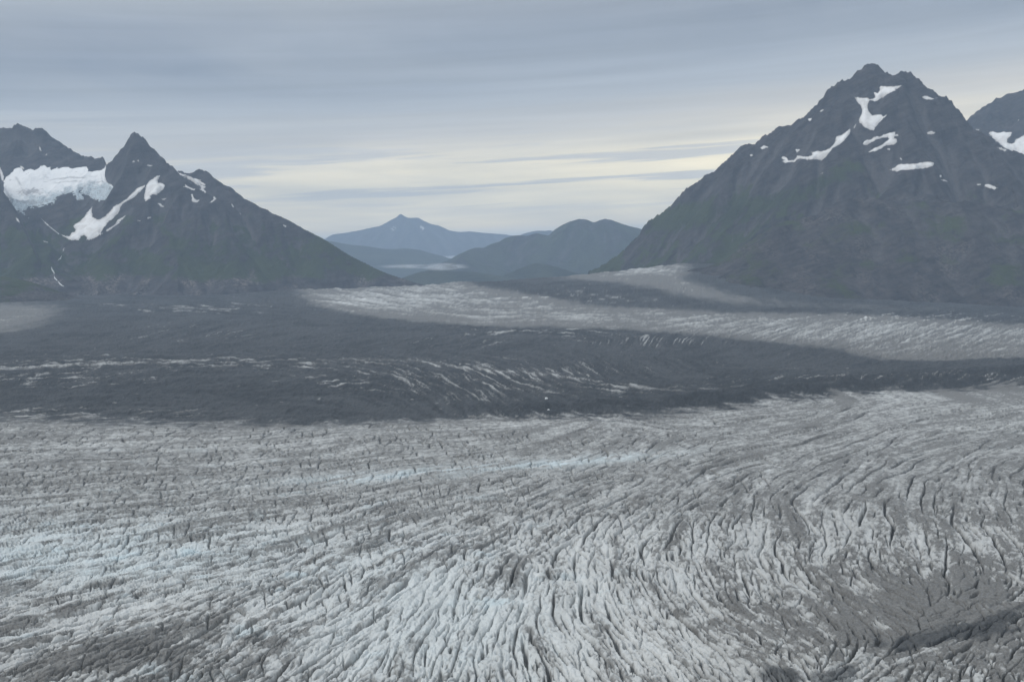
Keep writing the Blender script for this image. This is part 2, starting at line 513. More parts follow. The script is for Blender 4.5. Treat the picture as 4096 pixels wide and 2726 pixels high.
class Raster:
    def __init__(self, x0, x1, y0, y1, st):
        self.x0, self.y0, self.st = x0, y0, st
        self.X, self.Y = np.meshgrid(np.arange(x0, x1, st), np.arange(y0, y1, st))
        self.h, self.w = self.X.shape
    def get(self, a, x, y):
        fx = np.clip((x - self.x0) / self.st, 0, self.w - 1.001); fy = np.clip((y - self.y0) / self.st, 0, self.h - 1.001)
        i = fy.astype(np.int32); j = fx.astype(np.int32); ty = (fy - i).astype(np.float32); tx = (fx - j).astype(np.float32)
        return (a[i, j] * (1 - tx) + a[i, j + 1] * tx) * (1 - ty) + (a[i + 1, j] * (1 - tx) + a[i + 1, j + 1] * tx) * ty


rng = np.random.default_rng(42)
X32, Y32 = GXg.astype(np.float32), GYg.astype(np.float32)
dist = GYg
NRa = Raster(-1520, 1520, 730, 2440, 2.0)
thN = theta_at(NRa.X, NRa.Y)
thN = thN + 0.20 * pn(NRa.X / 120, NRa.Y / 120, 8) + 0.10 * pn(NRa.X / 40, NRa.Y / 40, 9)
white = rng.standard_normal(NRa.X.shape).astype(np.float32)
lic_f = lic(white, thN, 16)                                        # fine foliation
lic_c = lic(boxblur(white[::-1].copy(), 2, 2).astype(np.float32), thN, 26)   # coarse bands
lic_v = lic(boxblur(white[:, ::-1].copy(), 6, 6).astype(np.float32), thN, 40)
LF, LC, LV_ = (NRa.get(a, X32, Y32) for a in (lic_f, lic_c, lic_v))
thv = NRa.get(np.cos(2 * thN).astype(np.float32), X32, Y32), NRa.get(np.sin(2 * thN).astype(np.float32), X32, Y32)
th = 0.5 * np.arctan2(thv[1], thv[0])
cdx, cdy = np.cos(th).astype(np.float32), np.sin(th).astype(np.float32)

# --- crevasses: every one a tapering cut that follows the strain of the ice
CR = Raster(-1420, 1420, 740, 2420, 0.7)
cut = np.zeros((CR.h, CR.w), np.float32)
occ_s = 2.0
def chart(x, y):
    pu, pv = project(x, y, 0 * x)
    return pu / S, pv / S


def rgt(x, y):
    pu, pv = chart(x, y)
    return sst(1450, 1800, pu) * sst(1330, 1200, pv)


def crevasses(n, seed, thf, spacing, lmin, lmax, wmin, wmax, dmin, dmax, density, wig, emin=10):
    r = np.random.default_rng(seed)
    yy = 1.0 / (1 / 2400.0 + r.random(n) * (1 / 745.0 - 1 / 2400.0))       # more candidates close by
    xx = (r.random(n) * 2 - 1) * 0.66 * yy
    keep = r.random(n) < density(xx, yy)
    xx, yy = xx[keep], yy[keep]; n = len(xx)
    L = lmin + (lmax - lmin) * r.random(n) ** 1.8
    scale_far = np.interp(yy, [750, 1200, 2400], [1.0, 1.15, 1.6])
    L = L * scale_far * (1 + 0.8 * rgt(xx, yy))
    steps = int(lmax * 2.2 / 2.0)
    t0 = thf(xx, yy)
    sg = np.where(r.random(n) < 0.5, 1.0, -1.0)
    dxx, dyy = np.cos(t0) * sg, np.sin(t0) * sg
    xs = np.empty((steps, n)); ys = np.empty((steps, n))
    x, y = xx.copy(), yy.copy(); wob = r.standard_normal(n) * wig
    for k in range(steps):
        xs[k] = x; ys[k] = y
        t = thf(x, y); nx, ny = np.cos(t), np.sin(t)
        s_ = np.where(nx * dxx + ny * dyy < 0, -1, 1)
        wob = wob * 0.88 + r.standard_normal(n) * wig * 0.55
        a = np.arctan2(ny * s_, nx * s_) + wob
        dxx, dyy = np.cos(a), np.sin(a)
        x = x + dxx * 2.0; y = y + dyy * 2.0
    sp_ = spacing(xx, yy)
    order = np.argsort(-L)
    oh, ow = int(1720 / occ_s), int(3040 / occ_s)
    occ = np.zeros((oh, ow), bool)
    wid = (wmin + (wmax - wmin) * r.random(n) ** 2.0) * np.interp(yy, [750, 1300, 2400], [1.0, 1.15, 1.7])
    dep = dmin + (dmax - dmin) * r.random(n)
    for q in order:
        m_ = min(int(L[q] / 2.0), steps)
        oi = np.clip(((ys[:m_, q] - 735) / occ_s).astype(int), 0, oh - 1); oj = np.clip(((xs[:m_, q] + 1520) / occ_s).astype(int), 0, ow - 1)
        hit = occ[oi, oj]
        if hit[0]: continue
        e = int(np.argmax(hit)) if hit.any() else m_
        if e < emin: continue
        rr = max(0, int(round(sp_[q] / occ_s * 0.5)))
        for i, j in zip(oi[:e:2], oj[:e:2]): occ[max(0, i - rr):i + rr + 1, max(0, j - rr):j + rr + 1] = True
        px = np.repeat(xs[:e, q], 2); py = np.repeat(ys[:e, q], 2)
        px[1::2][:-1] = (px[0::2][:-1] + px[2::2]) / 2; py[1::2][:-1] = (py[0::2][:-1] + py[2::2]) / 2
        tt = np.linspace(0, 1, len(px)); tap = np.sin(np.pi * np.clip(tt, 0.03, 0.97)) ** 0.5 * (0.75 + 0.35 * np.interp(tt, np.linspace(0, 1, 7), r.random(7)))
        w_ = np.maximum(wid[q] * tap, 0.6); K = int(math.ceil(w_.max() / CR.st)) + 1
        ko = np.arange(-K, K + 1)
        ci = np.floor((py - CR.y0) / CR.st).astype(int)[:, None, None] + ko[None, :, None]; cj = np.floor((px - CR.x0) / CR.st).astype(int)[:, None, None] + ko[None, None, :]
        d2 = (ci * CR.st + CR.y0 - py[:, None, None]) ** 2 + (cj * CR.st + CR.x0 - px[:, None, None]) ** 2
        val = (dep[q] * np.clip(tap, 0.3, 1))[:, None, None] * np.clip(1 - d2 / (w_ ** 2)[:, None, None], 0, 1) ** 0.7
        ok = (ci >= 0) & (ci < CR.h) & (cj >= 0) & (cj < CR.w) & (val > 0)
        fl = ((ci * CR.w + cj) + np.zeros_like(val, dtype=np.int64))[ok]
        np.maximum.at(cut.reshape(-1), fl, val[ok].astype(np.float32))


def th_main(x, y): return 0.5 * np.arctan2(NRa.get(s2N, x, y), NRa.get(c2N, x, y))
c2N, s2N = np.cos(2 * thN).astype(np.float32), np.sin(2 * thN).astype(np.float32)


def th_cross(x, y):
    """second family: steep cuts that run away from the viewer, leaning left on the left side"""
    pu, pv = chart(x, y)
    lean = np.interp(pu, [-200, 300, 800, 1300, 2356], [-0.55, -0.35, 0.05, 0.30, 0.25])
    return math.pi / 2 + np.arctan2(-x, y) * 1.0 + lean + 0.5 * pn(x / 90, y / 90, 55)


def dens_main(x, y):
    pu, pv = chart(x, y)
    sw = np.exp(-(((pu - 2080) / 260) ** 2 + ((pv - 1400) / 80) ** 2))
    d = sst(1040, 1240, pv) + 0.35 * sst(980, 1040, pv) + 0.3 * sst(1300, 1900, pu)
    return np.clip(d, 0, 1) * (1 - 0.55 * sw) * (0.45 + 0.55 * sst(-0.35, 0.15, fbm(x / 100, y / 100, 2, 57)))


def dens_cross(x, y):
    pu, pv = chart(x, y)
    d = sst(965, 1000, pv) * sst(1330, 1210, pv) * sst(1800, 1250, pu) + 0.35 * sst(1230, 1350, pv) * sst(900, 600, pu)
    d = d + 0.25 * sst(1200, 1350, pv) * sst(900, 1500, pu)
    return np.clip(d, 0, 1) * (0.3 + 0.7 * sst(-0.3, 0.2, fbm(x / 150 + 5, y / 150, 2, 58)))


crevasses(9000, 1, th_main, lambda x, y: 9 + 4 * sst(900, 1500, y) + 6 * pn(x / 70, y / 70, 61) + 7 * rgt(x, y), 26, 150, 1.0, 2.7, 6, 15, dens_main, 0.09, 10)
crevasses(16000, 4, th_main, lambda x, y: 5.5 + 2 * pn(x / 50, y / 50, 63), 12, 55, 0.8, 1.4, 3, 8, lambda x, y: 0.6 * dens_main(x, y) * (1 - 0.75 * rgt(x, y)), 0.16, 5)
crevasses(15000, 2, th_cross, lambda x, y: 8 + 5 * sst(1000, 1700, y) + 4 * pn(x / 60, y / 60, 62), 14, 70, 0.9, 1.6, 5, 12, dens_cross, 0.18, 6)
shoulder_c = boxblur(cut, 5, 5)
CUT, SHO = CR.get(cut, X32, Y32), CR.get(shoulder_c.astype(np.float32), X32, Y32)
print('crevasses', time.time() - T0)

k_left = sst(1250, 600, PU) * sst(960, 1000, PV)
swirl = np.exp(-(((PU - 2080) / 330) ** 2 + ((PV - 1400) / 120) ** 2))   # dirt filled hollow on the right
clean_c = np.exp(-(((PU - 1000) / 320) ** 2 + ((PV - 1430) / 170) ** 2))
clean_l = np.exp(-(((PU - 150) / 480) ** 2 + ((PV - 1265) / 70) ** 2))
dark_l = np.exp(-(((PU - 260) / 250) ** 2 + ((PV - 1500) / 60) ** 2))
# swelling ridges of ice along the flow
A, B_ = phasor(X32 + 12 * pn(X32 / 60, Y32 / 60, 3), Y32 + 12 * pn(X32 / 60, Y32 / 60, 5), cdx, cdy, np.interp(dist, [800, 1600], [30, 46]).astype(np.float32), 44.0, 11)
ampA = np.sqrt(A * A + B_ * B_)
swell = A * (0.4 + 1.2 * sst(-0.2, 0.5, fbm(X32 / 150, Y32 / 150, 2, 50)))
steps_l = np.exp(-(((PU - 350) / 650) ** 2 + ((PV - 1270) / 90) ** 2))
relief = swell * (1.1 + 2.0 * steps_l) + 0.5 * LC * (1 - 0.5 * swirl) + 0.25 * LF + 0.9 * LV_
relief = relief + 2.0 * fbm(X32 / 30, Y32 / 30, 4, 80) + 7 * fbm(X32 / 240, Y32 / 240, 2, 90) + 2.4 * fbm(X32 / 11, Y32 / 14, 4, 84, 0.6)
relief = relief * (1 - 0.55 * sst(1250, 1120, PV)) - CUT - 0.30 * SHO - 7.0 * swirl

wxb, wyb = 3 * pn(X32 / 13, Y32 / 13, 71), 3 * pn(X32 / 13, Y32 / 13, 72)
be, boa, boc, br1, br2 = blocks(X32 + wxb, Y32 + wyb, cdx, cdy, 13.0, 1.7, 900)
be2, _, _, cr1, cr2 = blocks(X32 + 0.6 * wyb, Y32 + 0.6 * wxb, cdx, cdy, 6.0, 1.4, 930)
bk = (0.70 - 0.10 * k_left) * sst(1020, 1180, PV) * (1 - 0.5 * swirl)
relief = relief + bk * (1.7 * br1 + 0.25 * br2 * boa + 0.45 * br1 * boc - 2.2 * sst(0.16, 0.0, be) + 0.9 * cr1 - 0.9 * sst(0.14, 0.0, be2))

# --- debris cover
edge_n = 0.30 * fbm(X32 / 120, Y32 / 260, 4, 100) + 0.25 * fbm(X32 / 40, Y32 / 130, 3, 104)
zi = look(zone_ice, PU, PV)
soft = zi + edge_n * (4 * zi * (1 - zi)) * 1.3
debris = 1 - sst(0.12, 0.88, soft)
e_d = (PV - np.interp(PU, *near_edge))
# a far raster for the long ice streaks in the moraine and the far bands
FK = 1.7
FRa = Raster(-900 / FK, 3300 / FK, 575, 1010, 1.0)
fpu, fpv = FRa.X * FK, FRa.Y
# exposed ice streaks inside the dark zone: (cx, cy, rx, ry, tangent x, tangent y, amount)
STREAKS = [(150, 835, 420, 15, 30, -1, 1.2), (500, 828, 400, 9, 40, -1, 1.25), (120, 868, 260, 20, 8, -1, 0.8), (850, 836, 330, 17, 30, 1, 0.95),
           (1000, 866, 300, 34, 3, 2, 0.95), (800, 880, 160, 22, 3, -1, 0.6), (1250, 890, 260, 17, 9, 1, 1.0), (1450, 897, 220, 9, 12, 1, 1.0), (1120, 900, 120, 24, 1, 1.2, 0.8),
           (1300, 850, 220, 18, 2, 1.5, 0.75), (1380, 772, 120, 14, 4, 1, 0.85), (1500, 783, 150, 12, 1, -2, 0.7), (1200, 764, 150, 12, 9, -1, 0.9),
           (1050, 785, 130, 13, 7, -2, 0.55), (440, 712, 150, 12, 20, 1, 1.0), (420, 765, 140, 18, 8, -1.5, 0.7), (260, 700, 130, 4, 30, 0.5, 0.8),
           (1330, 680, 160, 16, 9, -1.4, 0.9), (1250, 672, 120, 9, 12, -1, 0.8), (2150, 728, 260, 12, 8, -1, 0.9), (2000, 872, 320, 9, 7, -2, 0.8),
           (1700, 885, 200, 8, 10, -1, 0.55), (1650, 690, 160, 5, 20, 1, 0.35), (250, 950, 260, 14, 20, -1, 0.8), (600, 700, 200, 8, 30, 1, 0.5), (1900, 850, 200, 8, 10, -1, 0.4),
           (2100, 775, 380, 34, 3, -1.1, 0.0), (850, 690, 200, 24, 10, 1.5, 0.0), (1500, 735, 250, 16, 14, -1, 0.0)]
stx = np.zeros(FRa.X.shape); sty = np.zeros_like(stx); stm = np.zeros_like(stx)
for (qx, qy, rx, ry, tx, ty, am) in STREAKS:
    g = np.exp(-np.minimum((((fpu - qx) / rx) ** 2 + ((fpv - qy) / ry) ** 2) * 0.8, 60))
    t2 = 2 * math.atan2(ty, tx / FK)
    stx += g * math.cos(t2); sty += g * math.sin(t2)
    stm = np.maximum(stm, g * am)
stx += 0.02                                                       # elsewhere the bands run across the view
thF = 0.5 * np.arctan2(sty, stx) + 0.16 * pn(FRa.X / 40, FRa.Y / 25, 130) + 0.10 * pn(FRa.X / 14, FRa.Y / 9, 133)
whF = rng.standard_normal(FRa.X.shape).astype(np.float32)
licF = lic(whF + 0.6 * np.roll(whF, 1, 0), thF, 12)
licB = lic(boxblur(whF[::-1].copy(), 1, 1).astype(np.float32), thF, 22)
FU, FV = PU / FK, PV
SF, SB = FRa.get(licF, FU, FV), FRa.get(licB, FU, FV)
SM = FRa.get(stm.astype(np.float32), FU, FV)
far_k = sst(2000, 2150, dist)
pstr = 0.85 * SF + 0.45 * SB + 0.5 * fbm(X32 / 120, Y32 / 300, 3, 145)
streak_i = sst(-0.2, 1.3, pstr - (1.62 - 1.4 * SM)) * sst(0.12, 0.4, SM) * far_k
# ragged tongues at the near edge: ice ridges reach into the debris
rag = 16 * fbm(X32 / 70, Y32 / 160, 4, 120) + 5 * SF * far_k + 4 * LC * (1 - far_k)
nearzone = (e_d > -70) & (PV > 830)
debris = np.where(nearzone, 1 - sst(0, 1, (e_d + rag * np.interp(PU, [0, 700], [1.7, 1.0]) + 9) / np.interp(PU, [0, 700, 1000], [46, 24, 17])), debris)
ln1 = np.exp(-((PV - np.interp(PU, [-300, 0, 200, 500, 800, 1000, 1300, 1500, 1700], [868, 848, 838, 828, 829, 836, 868, 894, 905]) - 1.5 * SB) / 3.4) ** 2) * sst(1750, 1400, PU)
ln2 = np.exp(-((PV - np.interp(PU, [-300, 0, 300, 600, 1100, 1400], [880, 862, 846, 838, 872, 890]) - 1.5 * SB) / 1.8) ** 2) * sst(1500, 1200, PU)
ridge_ice = np.maximum(ln1 * sst(-0.9, 0.7, SF + 0.4 * SB), 0.8 * ln2 * sst(-0.3, 1.2, SF)) * far_k
streak_i = np.maximum(0.8 * streak_i, ridge_ice)
debris = np.clip(debris - 0.85 * streak_i * sst(1005, 960, PV), 0, 1)
debris = np.where(debris > 0.5, np.clip(debris - far_k * 0.22 * np.clip(SM, 0, 1) * sst(-0.6, 1.6, SF) * sst(1005, 960, PV), 0, 1), debris)
specks = (hsh(np.floor(X32 / 7), np.floor(Y32 / 16), 160) > 0.9975) & (debris > 0.8)
debris = np.where(specks, 0.45, debris)
mid = look(bl_mid, PU, PV); upm = look(bl_up, PU, PV)

# --- dirt drawn out along the flow, plus darkening in crevasse cuts, cracks and hollows
d1 = fbm(X32 / 60, Y32 / 60, 4, 170); d2 = fbm(X32 / 8, Y32 / 10, 3, 180, 0.6)
zone = np.interp(PV, [560, 960, 1010, 1090, 1160, 1220, 1320, 1420, 1568, 2000], [0.55, 0.5, 0.42, 0.46, 0.42, 0.34, 0.28, 0.26, 0.32, 0.4])
right = sst(1450, 2050, PU) * sst(950, 1100, PV)
lean_ = zone + 0.20 * right + 0.50 * swirl + 0.34 * dark_l - 0.22 * clean_c - 0.16 * clean_l
d3 = fbm((X32 + 6 * pn(X32 / 14, Y32 / 14, 171)) / 17, (Y32 + 6 * pn(X32 / 14, Y32 / 14, 172)) / 17, 4, 173)
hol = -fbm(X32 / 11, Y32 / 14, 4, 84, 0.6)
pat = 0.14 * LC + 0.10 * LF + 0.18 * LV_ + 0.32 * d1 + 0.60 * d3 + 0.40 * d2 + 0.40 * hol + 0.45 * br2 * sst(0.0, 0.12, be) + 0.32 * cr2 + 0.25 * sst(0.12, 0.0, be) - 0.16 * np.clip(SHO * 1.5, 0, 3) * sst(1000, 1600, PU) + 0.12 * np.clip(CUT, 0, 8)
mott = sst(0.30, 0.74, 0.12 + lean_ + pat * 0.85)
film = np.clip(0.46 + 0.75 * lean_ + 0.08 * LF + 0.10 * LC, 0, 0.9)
dirt_dark = np.clip(0.50 * mott + 0.52 * film, 0, 1)
# thin foliation in the middle distance
fol = sst(1250, 1100, PV)
dirt_dark = dirt_dark * (1 - fol) + fol * np.clip(0.80 + 0.09 * LF + 0.08 * LC + 0.07 * LV_ + 0.22 * d2 + 0.22 * d3 + 0.16 * hol + 0.14 * d1 + 0.22 * br2 + 0.22 * cr2 + 0.05 * np.clip(CUT, 0, 6), 0.05, 0.95)
dsw = sst(0.25, 0.75, swirl + 0.30 * LC * swirl + 0.5 * d1)
dirt_dark = np.maximum(dirt_dark, dsw * 0.95)
grit = sst(0.55, 0.85, np.exp(-(((PU - 2230) / 260) ** 2 + ((PV - (1440 - 0.12 * (PU - 2200))) / 34) ** 2)) + 0.35 * d1 + 0.15 * LC)   # gritty dark stripe
grit = np.maximum(grit, sst(0.55, 0.9, np.exp(-(((PU - 1850) / 200) ** 2 + ((PV - 1555) / 28) ** 2)) + 0.35 * d1 + 0.15 * LC))
debris = np.maximum(debris, 0.75 * grit * sst(1000, 1200, PV))
br = np.exp(-((PV - np.interp(PU, [0, 400, 800, 1300, 1800, 2400], [1150, 1120, 1098, 1062, 1020, 980])) / 13) ** 2) * sst(350, 900, PU) * sst(1750, 1300, PU) * sst(-1.6, 0.4, LC)
dirt_dark = dirt_dark - 0.45 * br
# far light bands: long streaks
fs = 0.52 * SF + 0.12 * SB + 0.35 * pn(PU / 5, PV / 2, 216) + 0.45 * fbm(X32 / 420 + Y32 / 900, Y32 / 190, 4, 210, 0.6)
bright_spot = np.exp(-(((PU - 900) / 230) ** 2 + ((PV - 685) / 24) ** 2)) + 0.6 * np.exp(-(((PU - 1900) / 500) ** 2 + ((PV - 760) / 22) ** 2)) + 0.4 * np.exp(-(((PU - 1500) / 400) ** 2 + ((PV - 732) / 12) ** 2))
dirt_far = 0.99 - 0.38 * fs - 0.32 * bright_spot + 0.28 * upm * sst(1560, 1640, PU) - 0.60 * np.exp(-(((PU - 1490) / 110) ** 2 + ((PV - 618) / 13) ** 2))
inner = look(boxblur(m_mid, 14, 9), PU, PV)
dirt_far = dirt_far + 0.25 * sst(0.95, 0.55, inner) - 0.52 * streak_i
kf = sst(905, 885, PV)
dirt_dark = np.clip(dirt_dark * (1 - kf) + dirt_far * kf, 0.02, 1.0)
blue = 0.16 * clean_c + (0.22 + 0.16 * sst(-0.3, 0.6, -d1 + 0.25 * LV_)) * np.exp(-(((PU - 150) / 600) ** 2 + ((PV - 1265) / 95) ** 2)) + 0.42 * br + 0.28 * sst(0.2, 0.6, fbm(X32 / 80, Y32 / 45, 3, 220)) * sst(1800, 1100, PU) * sst(960, 1100, PV)
blue = np.clip(blue + 0.45 * sst(3, 8, CUT) * sst(0.05, 0.4, fbm(X32 / 60, Y32 / 60, 2, 222)) * sst(1700, 1000, PU), 0, 0.7) * sst(930, 1000, PV)
dirt_dark = np.clip(dirt_dark - 0.35 * blue, 0, 1)

# relief by zone: cut ice keeps its crevasses, debris is lumpy, far ice flattens
rub_rel = 9.0 * fbm(X32 / 45, Y32 / 110, 5, 230, 0.65) + 8 * fbm(X32 / 380, Y32 / 420, 3, 236)
ridge = np.exp(-((e_d + 24) / 17) ** 2) * sst(850, 1400, PU)
rub_rel = rub_rel + ridge * (14 + 18 * fbm(X32 / 60, Y32 / 110, 4, 240))
rubble = np.clip(0.35 + 0.55 * fbm(X32 / 260, Y32 / 500, 4, 242) + 0.65 * ridge + 0.25 * SB * far_k + 0.3 * np.exp(-((PV - 895) / 30) ** 2) + 0.5 * SM * far_k, 0, 1)
rubble = np.clip(rubble + 0.7 * (hsh(np.arange(NC)[None, :] + 0 * PU, np.arange(NR)[:, None] + 0 * PU, 333) - 0.5) + 0.35 * pn(PU / 5, PV / 2.2, 334), 0, 1)
dsm = 1 - sst(0.3, 0.7, soft)
dsm = np.where(nearzone, 1 - sst(-14, 10, e_d), dsm)
midcr = 12 * fbm(X32 / 90, Y32 / 200, 4, 250, 0.6) * sst(1500, 2000, PU) + 3 * SF
ice_rel = relief * sst(905, 935, PV) + midcr * sst(905, 875, PV)
GZ = GZ0 + ice_rel * (1 - dsm) + rub_rel * dsm + 3.0 * streak_i * dsm
GZ = GZ + sst(5000, 7000, dist) * 14 * fbm(X32 / 700, Y32 / 500, 3, 260)

# split the sheet into bare ice and moraine cover
fm = lambda a: (a[:-1, :-1] + a[1:, 1:]) * 0.5
zf = 1 - fm(dsm)
pvf, puf = fm(PV), fm(PU)
top_of_mid = np.interp(puf, [0, 600, 690, 1000, 1090, 1250, 1330, 1480, 1850, 2150, 2356, 3200], [500, 500, 560, 600, 657, 682, 696, 707, 721, 733, 745, 752])
is_ice = zf > 0.5
near_f = is_ice & (pvf > 838 + 0 * puf) & (pvf > np.interp(puf, *near_edge) - 60)
upper = pvf < top_of_mid + 2
left_f = is_ice & (puf < 400) & ~near_f
up_f = is_ice & upper & ~left_f & ~near_f
mid_f = is_ice & ~near_f & ~left_f & ~up_f
mor_up = ~is_ice & upper & (puf > 980)
mor_big = ~is_ice & ~mor_up
G_AT = {'debris': debris, 'dirt_dark': dirt_dark, 'blue': blue, 'rubble': rubble}
for nm, mk, lab, cat in (
        ('glacier', near_f, 'broad pale grey glacier in the foreground, cut by many curving crevasses', 'glacier'),
        ('glacier_band', mid_f, 'pale band of ice sweeping from the valley gap to the right edge between dark moraines', 'glacier'),
        ('glacier_band', up_f, 'light grey ice strip on the skyline beside the foot of the right mountain', 'glacier'),
        ('glacier_band', left_f, 'small pale ice patch at the left edge below the low rounded hill', 'glacier'),
        ('moraine', mor_big, 'wide dark band of rock debris with white ice streaks across the glacier', 'moraine'),
        ('moraine', mor_up, 'dark debris stripe behind the pale ice band, below the right mountain', 'moraine')):
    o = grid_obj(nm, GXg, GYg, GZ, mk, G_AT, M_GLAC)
    tag(o, lab, cat, None, 'structure')
print('glacier', time.time() - T0)

# ------------------------------------------------------------------ outlines of the snowfields (photo positions), found again on the slopes below
HG = [(22, 706), (40, 700), (48, 690), (70, 672), (82, 670), (88, 678), (95, 680), (115, 675), (140, 678), (160, 662), (178, 658), (190, 665), (204, 663), (206, 676), (225, 670), (260, 668), (290, 672), (320, 666), (346, 664), (352, 685), (368, 690), (395, 682), (415, 672), (424, 660),
      (422, 700), (430, 725), (450, 752), (448, 775), (445, 800), (452, 812), (440, 806), (425, 800), (405, 802), (388, 803), (375, 795), (360, 775), (340, 772), (322, 770), (330, 795), (310, 795), (300, 785), (285, 772), (262, 778), (250, 780), (235, 792), (215, 812), (190, 815), (160, 822), (140, 826), (112, 830), (95, 845), (112, 868), (98, 862), (75, 845), (58, 838), (45, 815), (30, 790), (16, 770), (14, 735)]

